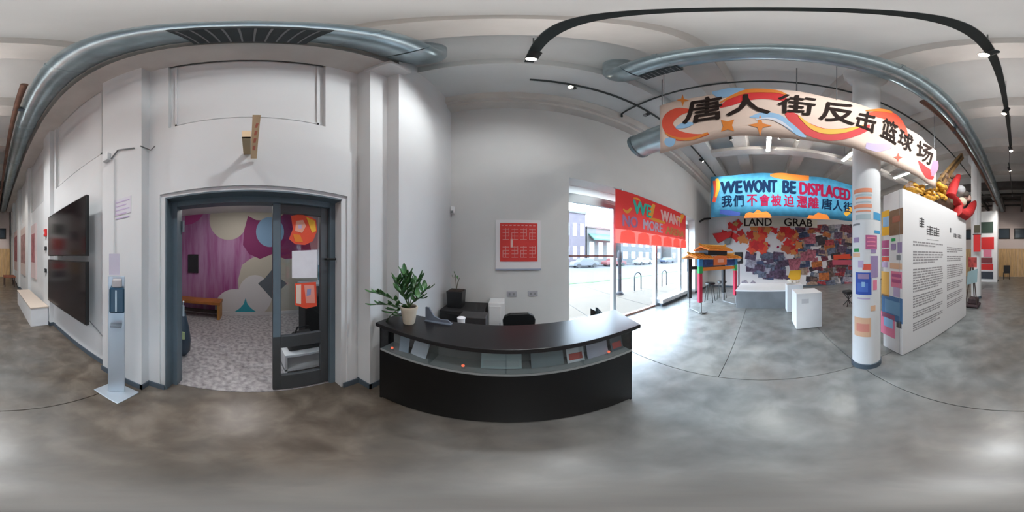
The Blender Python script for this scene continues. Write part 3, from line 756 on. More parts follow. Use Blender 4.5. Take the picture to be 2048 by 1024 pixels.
# sensor in corner
t = thing('wall_sensor', 'small white motion sensor near the corner of the end wall', 'sensor', (-.93, 2.72, 2.4))
MB().box(-.955, -.89, 2.68, 2.75, 2.36, 2.50).build('housing', M_white, t, bevel=.01); MB().box(-.945, -.90, 2.674, 2.68, 2.37, 2.41).build('lens', M_grey, t)
# red seal-like poster
x0, z0 = onY(2.72, 991, 540); x1, z1 = onY(2.72, 1082, 441)
t = thing('framed_print', 'square red and white print in a pale frame on the end wall', 'print', ((x0+x1)/2, 2.73, z0))
MB().box(x0, x1, 2.72, 2.75, z0, z1).build('frame', C('print_frame', (.68,.66,.68), .6), t, bevel=.004)
MB().box(x0, x1, 2.712, 2.722, z0, z0+.022).build('lower_frame_edge', C('frame_blue_grey', (.30,.34,.45)), t)
a0, b0 = onY(2.715, 1000, 523); a1, b1 = onY(2.715, 1075, 447)
MB().box(a0, a1, 2.714, 2.72, b0, b1).build('red_field', C('print_red', (.58,.035,.03)), t)
M_mark = C('print_pale', (.66,.30,.28))
W_ = a1-a0; H_ = b1-b0
for r_ in range(2):
    for c_ in range(4):
        cx = a0 + W_*(.07 + c_*.235); cz = b0 + H_*(.56 - r_*.46)
        s = W_*.17; hh = H_*.30
        g = MB()
        for k in range(4): g.box(cx, cx+s, 2.711, 2.714, cz+hh*k/3.4, cz+hh*k/3.4+.009)
        g.box(cx+s*.45, cx+s*.52, 2.711, 2.714, cz, cz+hh); 
        if (r_+c_) % 2: g.box(cx, cx+.009, 2.711, 2.714, cz, cz+hh*.6)
        else: g.box(cx+s-.009, cx+s, 2.711, 2.714, cz+hh*.3, cz+hh)
        g.build('seal_mark', M_mark, t)
MB().box(a0+W_*.28, a0+W_*.34, 2.711, 2.714, b0+H_*.36, b0+H_*.58).build('seal_mark', C('print_paler', (.70,.45,.42)), t)
for k in range(9):
    MB().box(a0+W_*(.04+k*.105), a0+W_*(.10+k*.105), 2.711, 2.714, b1-.05, b1-.035).build('seal_mark', M_mark, t)

# ================================================================== TEXT
def text_mesh(s):
    cu = bpy.data.curves.new('text', 'FONT'); cu.body = s; cu.size = 1; cu.align_x = 'LEFT'; cu.resolution_u = 3
    ob = bpy.data.objects.new('text_tmp', cu); col.objects.link(ob)
    dg = bpy.context.evaluated_depsgraph_get(); dg.update()
    me = bpy.data.meshes.new_from_object(ob.evaluated_get(dg))
    vs = [v.co.copy() for v in me.vertices]; fs = [tuple(p.vertices) for p in me.polygons]
    bpy.data.objects.remove(ob); bpy.data.curves.remove(cu); bpy.data.meshes.remove(me)
    if not vs: return [], []
    x0 = min(v.x for v in vs); x1 = max(v.x for v in vs); y0 = min(v.y for v in vs); y1 = max(v.y for v in vs)
    return [((v.x-x0)/(x1-x0), (v.y-y0)/(y1-y0)) for v in vs], fs
def glyph(s, fn, m, name, parent, bold=0, asp=1):
    """fn(u,v)->xyz places the unit-box text"""
    vs, fs = text_mesh(s)
    mb = MB(); offs = [(0,0)] if not bold else [(0,0),(bold,0),(0,bold),(bold,bold),(-bold,0),(0,-bold)]
    for i, (du, dv) in enumerate(offs): 
        mb.add([fn(u+du*asp, v+dv, i) for u, v in vs], fs)
    o = mb.build(name, m, parent); return o

# ================================================================== TOP BANNER (peach, calligraphy)
BX = 1.42
def rip(y, z): return .010*math.sin(y*5.1+z*1.3) + .006*math.sin(y*11+2)
def Bm(px, py, off): y_, z_ = onX(BX, px, py); return (BX + rip(y_, z_) - off, y_, z_)
topE = [(1320,208),(1350,203),(1400,191),(1450,182),(1500,179),(1560,179),(1620,183),(1680,193),(1730,206),(1770,222),(1800,236),(1830,256),(1850,274),(1862,292),(1871,320)]
botE = [(1326,301),(1350,294),(1400,284),(1450,278),(1500,275),(1560,277),(1620,285),(1680,296),(1730,308),(1770,320),(1800,330),(1830,345),(1850,354),(1862,360),(1871,364)]
def resample(E, n):
    out = []
    for i in range(n+1):
        s = i/n*(len(E)-1); k = min(int(s), len(E)-2); f = s-k
        out.append((E[k][0]*(1-f)+E[k+1][0]*f, E[k][1]*(1-f)+E[k+1][1]*f))
    return out
tE, bE = resample(topE, 56), resample(botE, 56)
# straight hems in space: fit top and bottom z linearly
yt = [onX(BX, *p) for p in topE]; yb2 = [onX(BX, *p) for p in botE]
ZT0, ZT1 = yt[0][1], yt[-4][1]; YT0, YT1 = yt[0][0], yt[-1][0]
ban = thing('calligraphy_banner', 'long peach cloth banner with black Chinese characters and a red dragon, hung high', 'banner', (BX, -.7, 2.9))
vs = []; NR = 6
ya_, yb_ = onX(BX,1320,250)[0], onX(BX,1871,330)[0]
def ztop(y): return 3.92 - .02*abs(y) - .02*math.sin((y-ya_)*3)**2 + (-.05 if y < -2.2 else 0)
def zbot(y): return 2.88 + .012*math.sin(y*6)
nc = 60
for i in range(nc+1):
    y = ya_ + (yb_-ya_)*i/nc
    for j in range(NR+1):
        z = zbot(y) + (ztop(y)-zbot(y))*j/NR
        vs.append((BX+rip(y,z), y, z))
fs = [(i*(NR+1)+j, (i+1)*(NR+1)+j, (i+1)*(NR+1)+j+1, i*(NR+1)+j+1) for i in range(nc) for j in range(NR)]
cl = MB().add(vs, fs).build('cloth', M_peach, ban, True)
so_ = cl.modifiers.new('solid', 'SOLIDIFY'); so_.thickness = .003; so_.offset = 1
for y in (ya_-.05, -.7, yb_+.05): MB().tube([(BX+.0, y, 3.86), (BX, y, Z0 if abs(y+.7) > .1 else ZM)], .004, 6).build('cord', M_grey, ban)
def ribbon(path, m, off, name, fn, parent):
    """path: list (px,py,halfwidth px)"""
    pts = []
    n = len(path)
    for i in range(n-1):     # catmull-rom
        p0 = path[max(i-1,0)]; p1 = path[i]; p2 = path[i+1]; p3 = path[min(i+2,n-1)]
        for k in range(6):
            s = k/6
            pts.append(tuple(.5*((2*p1[c])+(-p0[c]+p2[c])*s+(2*p0[c]-5*p1[c]+4*p2[c]-p3[c])*s*s+(-p0[c]+3*p1[c]-3*p2[c]+p3[c])*s**3) for c in range(3)))
    pts.append(path[-1])
    vs = []
    for i, (x, y, w) in enumerate(pts):
        a = pts[max(i-1,0)]; b = pts[min(i+1,len(pts)-1)]
        dx, dy = b[0]-a[0], b[1]-a[1]; L = math.hypot(dx, dy) or 1
        nx, ny = -dy/L, dx/L
        vs += [fn(x+nx*w, y+ny*w, off), fn(x-nx*w, y-ny*w, off)]
    fs = [(2*i, 2*i+1, 2*i+3, 2*i+2) for i in range(len(pts)-1)]
    return MB().add(vs, fs).build(name, m, parent)
OF = .006
def rb(path, m, off, name): return ribbon(path, m, off, name, Bm, ban)
# orange backs then red body
rb([(1418,268,1),(1385,273,6),(1352,270,11),(1336,252,11),(1340,236,11),(1358,224,8),(1382,220,2)], M_red2, OF, 'dragon_tail')
rb([(1330,266,1),(1350,276,2),(1380,278,3),(1416,266,2)], M_orange, OF+.003, 'orange_edge')
rb([(1440,215,2),(1462,205,8),(1490,194,10),(1525,190,9),(1560,194,9),(1572,204,2)], M_red, OF, 'dragon_body')
rb([(1440,206,1),(1466,194,3),(1500,183,4),(1550,184,3),(1575,192,1)], M_orange, OF+.003, 'orange_edge')
rb([(1570,228,2),(1585,236,10),(1612,256,12),(1650,268,12),(1690,268,11),(1728,258,7),(1738,250,1)], M_red, OF, 'dragon_body')
rb([(1596,232,1),(1620,252,4),(1650,262,5),(1690,262,4),(1725,252,1)], M_yellow, OF+.003, 'yellow_edge')
rb([(1735,228,2),(1765,230,8),(1790,240,9),(1808,258,6),(1816,272,1)], M_red2, OF, 'dragon_body')
rb([(1730,222,1),(1760,221,3),(1782,226,2)], M_orange, OF+.003, 'orange_edge')
rb([(1836,322,1),(1845,336,6),(1858,350,9),(1865,358,2)], M_red, OF, 'dragon_fork'); rb([(1869,322,5),(1868,335,7),(1862,352,4)], M_pink, OF+.002, 'dragon_fork')
for pth in ([(1424,184,2),(1440,188,8),(1465,184,8),(1490,180,2)], [(1500,236,1),(1525,232,6),(1555,236,7),(1578,252,7),(1600,268,5),(1612,274,1)],
            [(1352,256,2),(1370,250,6),(1386,246,2)], [(1330,280,4),(1340,284,10),(1350,276,3)]):
    rb(pth, M_ltblue, OF+.001, 'blue_cloud')
rb([(1512,240,1),(1540,238,2),(1562,246,3),(1585,262,1)], C('cloud_white', (.66,.66,.72)), OF+.004, 'cloud_highlight')
rb([(1730,292,6),(1755,296,8),(1782,292,5)], C('lilac_cloud', (.48,.38,.55)), OF, 'lilac_cloud')
def star(cx, cy, a, b, m, sq=False):
    pts = []
    for k in range(8):
        rr = (a if k % 2 == 0 else b); th = k*PI/4 + (PI/4 if sq else 0)
        pts.append(Bm(cx+rr*math.cos(th), cy+rr*math.sin(th)*.9, OF+.002))
    MB().add(pts, [tuple(range(8))]).build('star', m, ban)
star(1456, 253, 19, 9, M_orange, True); star(1520, 252, 24, 7, M_orange); star(1366, 201, 13, 4, M_orange); star(1796, 315, 10, 4, M_red2)
# characters, each placed and slanted as painted
chars = [('唐', [(1378,199),(1442,190),(1446,238),(1366,248)]), ('人', [(1452,193),(1532,190),(1540,228),(1454,234)]), ('街', [(1556,190),(1632,196),(1626,232),(1556,226)]),
         ('反', [(1648,199),(1708,212),(1706,252),(1638,238)]), ('击', [(1716,222),(1752,228),(1748,268),(1706,254)]), ('篮', [(1765,236),(1795,250),(1790,290),(1758,272)]),
         ('球', [(1800,256),(1828,274),(1822,306),(1794,288)]), ('场', [(1834,280),(1866,296),(1860,332),(1832,316)])]
for ch, q in chars:
    def fn(u, v, i, q=q):
        tl, tr, br, bl = q
        x = (bl[0]*(1-u)+br[0]*u)*(1-v) + (tl[0]*(1-u)+tr[0]*u)*v
        y = (bl[1]*(1-u)+br[1]*u)*(1-v) + (tl[1]*(1-u)+tr[1]*u)*v
        return Bm(x, y, OF+.006+i*.0004)
    glyph(ch, fn, M_ink, 'character', ban, .022)

# ================================================================== BLUE BANNER
QX = 6.0
def Qm(px, py, off): y_, z_ = onX(QX, px, py); return (QX + .02*math.sin(y_*3) - off, y_, z_)
bb_ = thing('blue_protest_banner', 'sky blue painted banner reading WE WONT BE DISPLACED hung before the collage wall', 'banner', (QX, -.9, 3.1))
yl, yr = onX(QX,1422,400)[0], -3.9
vs = []; nc = 30
for i in range(nc+1):
    y = yl+(yr-yl)*i/nc
    for j in range(5):
        z = 3.12 + 1.80*j/4 - (.04*math.sin(i*.5) if j == 4 else 0)
        vs.append((QX+.02*math.sin(y*3), y, z))
cl = MB().add(vs, [(i*5+j,(i+1)*5+j,(i+1)*5+j+1,i*5+j+1) for i in range(nc) for j in range(4)]).build('cloth', M_blue, bb_, True)
m_ = cl.modifiers.new('solid','SOLIDIFY'); m_.thickness = .004; m_.offset = 1
for y in (yl-.1, -.9, yr+.1): MB().tube([(QX,y,4.85),(QX,y,Z0)], .006, 6).build('cord', M_grey, bb_)
def line(s, y0, y1, z0, z1, m, pm, mp, name, bold=.01, off=.01, slope=0):
    def fn(u, v, i): 
        yy = y0+(y1-y0)*u
        return mp(yy, z0+(z1-z0)*v + slope*u, off+i*.0006)
    return glyph(s, fn, m, name, pm, bold, abs(z1-z0)/abs(y1-y0)*1.3)
def Qw(y, z, off): return (QX + .02*math.sin(y*3) - off, y, z)
# (y from pixel, z from pixel)
for s, pa, pb, m in (('WE',1442,1483,M_navy),('WONT',1487,1553,M_navy),('BE',1566,1591,M_navy),('DISPLACED',1600,1700,M_maroon)):
    line(s, onX(QX,pa,400)[0], onX(QX,pb,400)[0], 4.07, 4.60, m, bb_, Qw, 'word', .045)
cz = ['我','們','不','會','被','迫','遷','離','唐','人','街']
px0 = [1444,1467,1494,1519,1542,1568,1594,1617,1643,1665,1687]
for c_, p in zip(cz, px0):
    m = M_navy if c_ in '我們唐人街' else M_maroon
    line(c_, onX(QX,p,400)[0], onX(QX,p+20,400)[0], 3.50, 3.98, m, bb_, Qw, 'character', .02)
ribbon([(1540,351,2),(1560,352,6),(1590,355,6),(1618,356,5)], M_orange, .012, 'orange_cloud', Qm, bb_)
ribbon([(1429,362,3),(1432,385,4),(1428,405,3)], M_red2, .012, 'red_side_ribbon', Qm, bb_); ribbon([(1434,358,3),(1437,372,4),(1432,395,2)], M_yellow, .016, 'yellow_side_ribbon', Qm, bb_)
ribbon([(1690,430,4),(1700,420,6),(1706,414,3)], M_yellow, .012, 'yellow_patch', Qm, bb_)
ribbon([(1440,424,4),(1460,426,5),(1480,428,3)], M_dkblue, .012, 'blue_wave', Qm, bb_)

for P_ in ([(1488,436),(1491,427),(1499,424),(1507,426),(1515,419),(1524,424),(1533,423),(1540,428),(1543,436)], [(1614,437),(1618,430),(1627,431),(1636,425),(1645,428),(1654,430),(1660,440)]):
    n_ = len(P_); MB().add([Qm(x, y, .016) for x, y in P_], [tuple(range(n_))]).build('orange_cloud', M_orange, bb_)
# ================================================================== COLLAGE WALL (land grab)
CXW = 8.08
def Cm(px, py, off): y_, z_ = onX(8.1, px, py); return (8.1-off, y_, z_)
cg = thing('wall_collage', 'large wall collage of cut photographs and red flowers lettered LAND GRAB', 'collage', (8.1, -1.5, .2))
def cpoly(pts, m, off, name): 
    vs = [Cm(x, y, off) for x, y in pts]; n = len(vs)
    vs += [Cm(x, y, 0.001) for x, y in pts]
    fs = [tuple(range(n)), tuple(range(n,2*n))[::-1]] + [(i,(i+1)%n,n+(i+1)%n,n+i) for i in range(n)]
    return MB().add(vs, fs).build(name, m, cg)
cpoly([(1452,436),(1706,436),(1706,572),(1452,572)], C('collage_paper', (.66,.62,.62)), .004, 'backing_paper')
pal = [C('ph_red', (.42,.05,.06), var=.7, vscale=9), C('ph_maroon', (.20,.035,.06), var=.7, vscale=9), C('ph_plum', (.14,.08,.14), var=.7, vscale=9), C('ph_slate', (.16,.18,.25), var=.7, vscale=9),
       C('ph_navy', (.06,.08,.16), var=.6, vscale=9), C('ph_lilac', (.42,.38,.45), var=.5, vscale=9), C('ph_brown', (.18,.11,.09), var=.7, vscale=9), C('ph_tan', (.45,.30,.22), var=.5, vscale=9),
       C('ph_grey', (.33,.32,.34), var=.6, vscale=9), C('ph_dark', (.05,.035,.045), var=.6, vscale=9), C('ph_rose', (.50,.14,.18), var=.6, vscale=9), C('ph_orange', (.55,.16,.04), var=.5, vscale=9)]
for i in range(250):
    if i < 200:
        cx = rnd.uniform(1598, 1704); cy = rnd.uniform(450, 572)
        if cy > 545 and cx < 1620: continue
        if cy > 520 and cx < 1600: continue
    else:
        cx = rnd.uniform(1500, 1572); cy = rnd.uniform(510, 556)
        if cx < 1520 and cy > 545: continue
    w = rnd.uniform(11, 25); h = rnd.uniform(7, 15); a = rnd.uniform(-.3, .3)
    m = rnd.choice(pal if i < 200 else pal[2:6])
    pts = [(cx+dx*math.cos(a)-dy*math.sin(a), cy+dx*math.sin(a)+dy*math.cos(a)) for dx, dy in ((-w/2,-h/2),(w/2,-h/2),(w/2,h/2),(-w/2,h/2))]
    cpoly(pts, m, .006+.0001*i, 'photo_cutout')
# special large cut-outs
cpoly([(1666,510),(1700,508),(1700,517),(1667,519)], M_red2, .034, 'photo_cutout'); cpoly([(1664,520),(1702,520),(1702,530),(1665,530)], C('ph_rose2', (.5,.08,.12)), .034, 'photo_cutout')
cpoly([(1600,505),(1628,502),(1630,520),(1602,522)], pal[10], .034, 'photo_cutout')
cpoly([(1575,518),(1602,516),(1598,540),(1580,540)], pal[10], .03, 'photo_cutout')
cpoly([(1580,541),(1602,540),(1600,558),(1584,561),(1576,554)], M_yellow, .035, 'photo_cutout')
# red flower arch
def petal(cx, cy, s, m, off):
    n = 9; a0 = rnd.uniform(0, 6); pts = []
    for k in range(n):
        rr = s*(1 if k % 2 == 0 else .62); pts.append((cx+rr*math.cos(a0+2*PI*k/n), cy+rr*math.sin(a0+2*PI*k/n)))
    cpoly(pts, m, off, 'paper_flower')
arch = []
for i in range(60):
    if rnd.random() < .5: arch.append((rnd.uniform(1500, 1530), rnd.uniform(455, 502)))
    else:
        y = rnd.uniform(455, 510); arch.append((1553+(y-455)*.35+rnd.uniform(0, 34), y))
arch += [(1534+rnd.uniform(-6,16), 456+rnd.uniform(-3,6)) for _ in range(6)]
arch += [(1448,466),(1456,472),(1466,470),(1474,476),(1484,478),(1492,482),(1470,456),(1476,448),(1462,452),(1482,466),(1500,470)]
fm = [M_red, M_red2, C('flower_brick', (.45,.10,.04)), C('flower_deep', (.50,.02,.02)), C('flower_orange', (.60,.20,.05))]
for i, (x, y) in enumerate(arch): petal(x, y, rnd.uniform(7, 11), rnd.choice(fm), .036+.0002*i)
for (x, y, s, m) in ((1538,491,3,M_maroon),(1556,494,3,M_maroon),(1472,448,6,C('flower_gold',(.45,.25,.08))),(1490,565,7,pal[5]),(1498,572,7,pal[3]),(1506,566,6,pal[5]),(1484,572,5,pal[3])): petal(x, y, s, m, .055)
# clouds with words
def Cw(y, z, off): return (8.1-off, y, z)
cpoly([(1484,438),(1634,440),(1634,456),(1484,454)], C('cloud_cream', (.66,.60,.50)), .05, 'cream_cloud')
line('LAND', onX(8.1,1489,440)[0], onX(8.1,1543,440)[0], onX(8.1,1515,452)[1], onX(8.1,1515,437)[1], M_ink, cg, Cw, 'word', .02, .058)
line('GRAB', onX(8.1,1568,440)[0], onX(8.1,1624,440)[0], onX(8.1,1595,453)[1], onX(8.1,1595,438)[1], M_ink, cg, Cw, 'word', .02, .058)

# red bundle hung in the corner
t = thing('cloth_bundle', 'red cloth bundle with a dark pole hung in the far corner', 'cloth', (7.6, 2.6, 2.4))
def Y_(px, py, Y=2.7): a, b = onY(Y, px, py); return (a, Y, b)
MB().tube([Y_(1400,443,2.68), Y_(1408,438,2.68), Y_(1420,437,2.66)], .05, 8).build('pole', M_blackm, t, True)
q = [(7.95,1.9,2.3),(7.95,.9,2.5)]
MB().add([(7.9,2.5,2.75),(7.9,1.45,2.85),(7.9,1.55,2.55),(7.9,2.2,2.25),(8.05,2.5,2.75),(8.05,1.45,2.85),(8.05,1.55,2.55),(8.05,2.2,2.25)], [(0,1,2,3),(4,7,6,5),(0,4,5,1),(1,5,6,2),(2,6,7,3),(3,7,4,0)]).build('cloth_fold', M_red, t, bevel=.04)
MB().add([(7.92,1.9,2.45),(7.92,1.5,2.55),(7.92,1.6,2.2),(7.92,1.85,2.15),(8.05,1.9,2.45),(8.05,1.5,2.55),(8.05,1.6,2.2),(8.05,1.85,2.15)], [(0,1,2,3),(4,7,6,5),(0,4,5,1),(1,5,6,2),(2,6,7,3),(3,7,4,0)]).build('grey_fold', M_grey, t, bevel=.03)

# ================================================================== RED WINDOW BANNER
RY = 2.70
rbn = thing('red_window_banner', 'red painted banner hung across the shop window reading NO MORE ARENA', 'banner', (3.7, RY, 1.87))
def Rw(x, z, off): return (x, RY + .012*math.sin(x*4) - off, z)
vs = []; nc = 30
RX0, RX1 = 2.15, 5.36
M_cloth = mat('translucent_red_cloth', (.62,.022,.022), .8)
nt = M_cloth.node_tree; b = nt.nodes['Principled BSDF']; tr = nt.nodes.new('ShaderNodeBsdfTranslucent'); tr.inputs[0].default_value = (.85,.10,.08,1)
mxs = nt.nodes.new('ShaderNodeMixShader'); mxs.inputs[0].default_value = .10
nt.links.new(b.outputs[0], mxs.inputs[1]); nt.links.new(tr.outputs[0], mxs.inputs[2]); nt.links.new(mxs.outputs[0], nt.nodes['Material Output'].inputs[0])
for i in range(nc+1):
    x = RX0+(RX1-RX0)*i/nc
    for j in range(5): vs.append(Rw(x, 2.19+.93*j/4, 0))
MB().add(vs, [(i*5+j,(i+1)*5+j,(i+1)*5+j+1,i*5+j+1) for i in range(nc) for j in range(4)]).build('cloth', M_cloth, rbn, True)
M_low = mat('backlight_tinted_cloth', (.66,.10,.09), .8)  # same banner cloth, daylight from behind put into its paler colour
_n = M_low.node_tree; _t = _n.nodes.new('ShaderNodeBsdfTranslucent'); _t.inputs[0].default_value = (.85,.14,.11,1); _x = _n.nodes.new('ShaderNodeMixShader'); _x.inputs[0].default_value = .32
_n.links.new(_n.nodes['Principled BSDF'].outputs[0], _x.inputs[1]); _n.links.new(_t.outputs[0], _x.inputs[2]); _n.links.new(_x.outputs[0], _n.nodes['Material Output'].inputs[0])
MB().add([Rw(RX0+(RX1-RX0)*i/nc, z, 0) for i in range(nc+1) for z in (1.88, 2.19)], [(2*i,2*i+2,2*i+3,2*i+1) for i in range(nc)]).build('lower_cloth', M_low, rbn, True)
MB().tube([(RX0-.03,RY+.02,3.13),(RX1+.03,RY+.02,3.13)], .012, 8).build('hanging_rod', M_alu, rbn)
for x in (RX0+.2, RX1-.2): MB().box(x-.02, x+.02, RY, 2.75, 3.12, 3.17).build('bracket', M_alu, rbn)
M_pk = C('banner_pink', (.80,.26,.22))
_n = M_pk.node_tree; _t = _n.nodes.new('ShaderNodeBsdfTranslucent'); _t.inputs[0].default_value = (.95,.40,.34,1); _x = _n.nodes.new('ShaderNodeMixShader'); _x.inputs[0].default_value = .5
_n.links.new(_n.nodes['Principled BSDF'].outputs[0], _x.inputs[1]); _n.links.new(_t.outputs[0], _x.inputs[2]); _n.links.new(_x.outputs[0], _n.nodes['Material Output'].inputs[0])
for i in range(6):
    xa = RX0+.12+i*.54
    MB().add([Rw(xa,1.90,.004),Rw(xa+.47,1.90,.004),Rw(xa+.44,2.14,.004),Rw(xa+.25,2.20,.004),Rw(xa+.03,2.13,.004)], [(0,1,2,3,4)]).build('pink_figure', M_pk, rbn)
def rline(s, x0, x1, z0, z1, m, bold=.02):
    return glyph(s, lambda u, v, i: Rw(x0+(x1-x0)*u, z0+(z1-z0)*v, .006+i*.0006), m, 'word', rbn, bold)
rline('WE', 2.66, 3.33, 2.62, 2.96, M_teal, .03)
rline('WANT', 3.78, 4.95, 2.62, 2.96, C('letter_rose_white', (.70,.42,.42)), .02)
rline('NO', 2.35, 2.80, 2.27, 2.53, C('letter_violet', (.36,.20,.38)), .03)
rline('MORE', 3.02, 3.85, 2.27, 2.53, C('letter_lilac', (.52,.46,.60)), .02)
rline('ARENA', 4.02, 5.20, 2.27, 2.50, C('letter_ochre', (.52,.25,.08)), .02)
def Rm(px, py, off): x_, z_ = onY(RY, px, py); return Rw(x_, z_, off)
for pth in ([(1246,418,1),(1254,424,3),(1262,416,2)], [(1298,434,2),(1304,420,3),(1308,410,3),(1303,436,2)], [(1298,436,1),(1312,440,3),(1330,446,2)], [(1352,432,2),(1360,440,4),(1366,430,3),(1362,446,1)], [(1266,396,1),(1274,398,2),(1280,402,1)]):
    ribbon(pth, C('banner_gold', (.70,.30,.03)), .005, 'gold_swirl', Rm, rbn)

# ================================================================== GATE-SHAPED FLOAT
t = thing('gate_float', 'painted model gateway on red legs with orange tiled roof by the window', 'gate', (4.55, 1.22, 0))
L0 = Vector((4.0, 1.6, 0)); R0 = Vector((5.09, .85, 0)); e = (R0-L0).normalized(); wdt = (R0-L0).length
nrm = Vector((-e.y, e.x, 0))   # away from camera
if nrm.dot(L0) < 0: nrm = -nrm
Mg = Matrix(((e.x, nrm.x, 0, L0.x), (e.y, nrm.y, 0, L0.y), (0, 0, 1, 0), (0, 0, 0, 1)))
DP = .55
for x in (0, wdt):
    for yd in (0, DP):
        front_ = yd == 0
        MB().box(x-.05, x+.05, yd-.05, yd+.05, .34, 1.14, Mg).build('leg', C('leg_crimson', (.50,.02,.06)) if front_ else M_blackm, t, bevel=.01)
        MB().box(x-.055, x+.055, yd-.055, yd+.055, 1.14, 1.32, Mg).build('green_block', M_green if front_ else M_blackm, t)
        MB().box(x-.055, x+.055, yd-.055, yd+.055, 1.32, 1.52, Mg).build('blue_block', C('gate_blue', (.03,.20,.45)) if front_ else M_blackm, t)
    MB().tube([Mg @ Vector(p) for p in ((x,-.05,.34),(x,-.05,.10),(x+.02,-.05,.03),(x+.14,-.05,.025),(x+.20,-.05,.05))], .025, 8).build('foot_tube', M_grey, t, True)
    MB().tube([Mg @ Vector(p) for p in ((x,0,.03),(x,DP,.03),(x,DP,.34))], .022, 8).build('base_rail', M_grey, t, True)
MB().box(.05, wdt-.05, -.03, .03, 1.20, 1.29, Mg).build('lower_beam', M_orange, t, bevel=.004)
MB().box(.05, wdt-.05, DP-.03, DP+.03, 1.20, 1.29, Mg).build('rear_beam', M_blackm, t)
MB().box(.06, .42, -.035, .02, 1.31, 1.50, Mg).build('side_panel', C('gate_navy', (.03,.07,.25), var=.6, vscale=12), t)
MB().box(wdt-.42, wdt-.06, -.035, .02, 1.31, 1.50, Mg).build('side_panel', C('gate_navy', (.03,.07,.25)), t)
sg = MB().box(.42, wdt-.42, -.07, -.03, 1.34, 1.60, Mg).build('name_board', C('gate_red_orange', (.60,.13,.03)), t, bevel=.005)
MB().box(.55, wdt-.55, -.075, -.07, 1.42, 1.52, Mg).build('pale_plaque', C('gate_plaque', (.66,.32,.25)), sg)
def roof(x0, x1, z, h, ov):
    Mr = Mg @ Matrix(((0,0,1,0),(1,0,0,0),(0,1,0,0),(0,0,0,1)))
    MB().prism([(-ov,z),(DP/2,z+h),(DP+ov,z),(DP+ov,z-.03),(DP/2,z+h-.05),(-ov,z-.03)], x0, x1, Mr).build('roof', M_orange, t)
    n = int((x1-x0)/.09)
    for i in range(n):
        xx = x0+.045+i*(x1-x0)/n
        MB().tube([Mg @ Vector((xx,-ov,z+.01)), Mg @ Vector((xx,DP/2,z+h+.01))], .02, 6).build('roof_tile', C('tile_orange', (.66,.28,.03)), t)
    MB().tube([Mg @ Vector((x0-.05,DP/2,z+h+.05)), Mg @ Vector((x0+.05,DP/2,z+h+.01)), Mg @ Vector((x1-.05,DP/2,z+h+.01)), Mg @ Vector((x1+.05,DP/2,z+h+.05))], .03, 8).build('ridge', C('ridge_ochre', (.55,.28,.03)), t)
roof(-.18, .40, 1.55, .10, .12); roof(wdt-.40, wdt+.18, 1.55, .10, .12)
MB().box(.30, wdt-.30, .05, DP-.05, 1.62, 1.76, Mg).build('upper_storey', C('gate_dark', (.03,.045,.06)), t)
roof(.20, wdt-.20, 1.78, .12, .10)
t = thing('black_loudspeaker', 'small black loudspeaker on a stand behind the painted gateway', 'loudspeaker', (6.1, .80, 0))
MB().box(6.15, 6.45, .75, 1.05, 1.30, 1.75).build('cabinet', M_black, t, bevel=.01); MB().tube([(6.3,.9,0),(6.3,.9,1.3)], .025, 8).build('pole', M_blackm, t)
MB().lathe([(.16,0),(.16,.03)], (6.3,.9,0), 16).build('base', M_blackm, t); MB().lathe([(.09,0),(.09,.01)], (0,0,0), 14, Matrix.Translation((6.14,.9,1.48)) @ Matrix.Rotation(-PI/2,4,'Y')).build('cone', M_grey, t)
for (x, y, lab) in ((5.3, 1.75, 'left of the two black stools behind the painted gateway'), (5.75, 1.45, 'right of the two black stools behind the painted gateway')):
    t = thing('stool', lab, 'stool', (x, y, 0), 'black stools behind the gateway')
    MB().lathe([(.16,.62),(.18,.64),(.17,.68)], (x,y,0), 18).build('seat', M_black, t, True)
    for k in range(4):
        a = PI/4+k*PI/2; MB().tube([(x+.11*math.cos(a),y+.11*math.sin(a),.62),(x+.2*math.cos(a),y+.2*math.sin(a),.0)], .012, 6).build('leg', M_black, t)

# ================================================================== PLINTHS
t = thing('grey_platform', 'low grey platform with a white top in front of the collage', 'platform', (5.3, 0, 0))
MB().box(4.78, 6.0, -.82, .76, 0, .54).build('body', C('platform_grey', (.20,.21,.22), .6, var=.2, vscale=2), t, bevel=.006); MB().box(4.76, 6.02, -.84, .78, .54, .58).build('top', M_white, t, bevel=.004)
t = thing('pedestal', 'white square display pedestal nearest the column', 'pedestal', (3.4, -.97, 0))
MB().box(3.22, 3.72, -1.24, -.69, .01, .82).build('body', M_white, t, bevel=.004); MB().box(3.215, 3.22, -.95, -.80, .60, .70).build('caption', C('caption_grey', (.55,.56,.58)), t)
MB().box(3.26, 3.68, -1.20, -.73, 0, .01).build('shadow_gap', M_grey, t)
t = thing('pedestal', 'white display pedestal standing just behind and left of the nearer one', 'pedestal', (4.5, -.9, 0))
MB().box(4.36, 4.72, -1.12, -.68, .01, .80).build('body', M_white, t, bevel=.004); MB().box(4.4, 4.68, -1.08, -.72, 0, .01).build('shadow_gap', M_grey, t)
t = thing('paper_model', 'crumpled cream paper model on the rear white pedestal', 'model', (4.5, -.9, .8))
for i in range(6):
    a = rnd.uniform(0, 6)
    MB().ball((4.54+.10*math.cos(a), -.9+.13*math.sin(a), .85+rnd.uniform(0,.05)), .06, 6, 1, 1.2, .8).build('crumple', C('paper_cream', (.66,.60,.52)), t)
t = thing('camera_stool', 'small black folding stool standing left of the white column', 'stool', (4.4, -2.6, 0))
MB().box(4.25, 4.55, -2.72, -2.44, .40, .50).build('seat', M_blackm, t, bevel=.02)
for a, b in (((4.28,-2.70,0),(4.52,-2.46,.42)),((4.52,-2.70,0),(4.28,-2.46,.42)),((4.28,-2.46,0),(4.52,-2.70,.42)),((4.52,-2.46,0),(4.28,-2.70,.42))): MB().tube([a,b], .012, 6).build('leg', M_black, t)

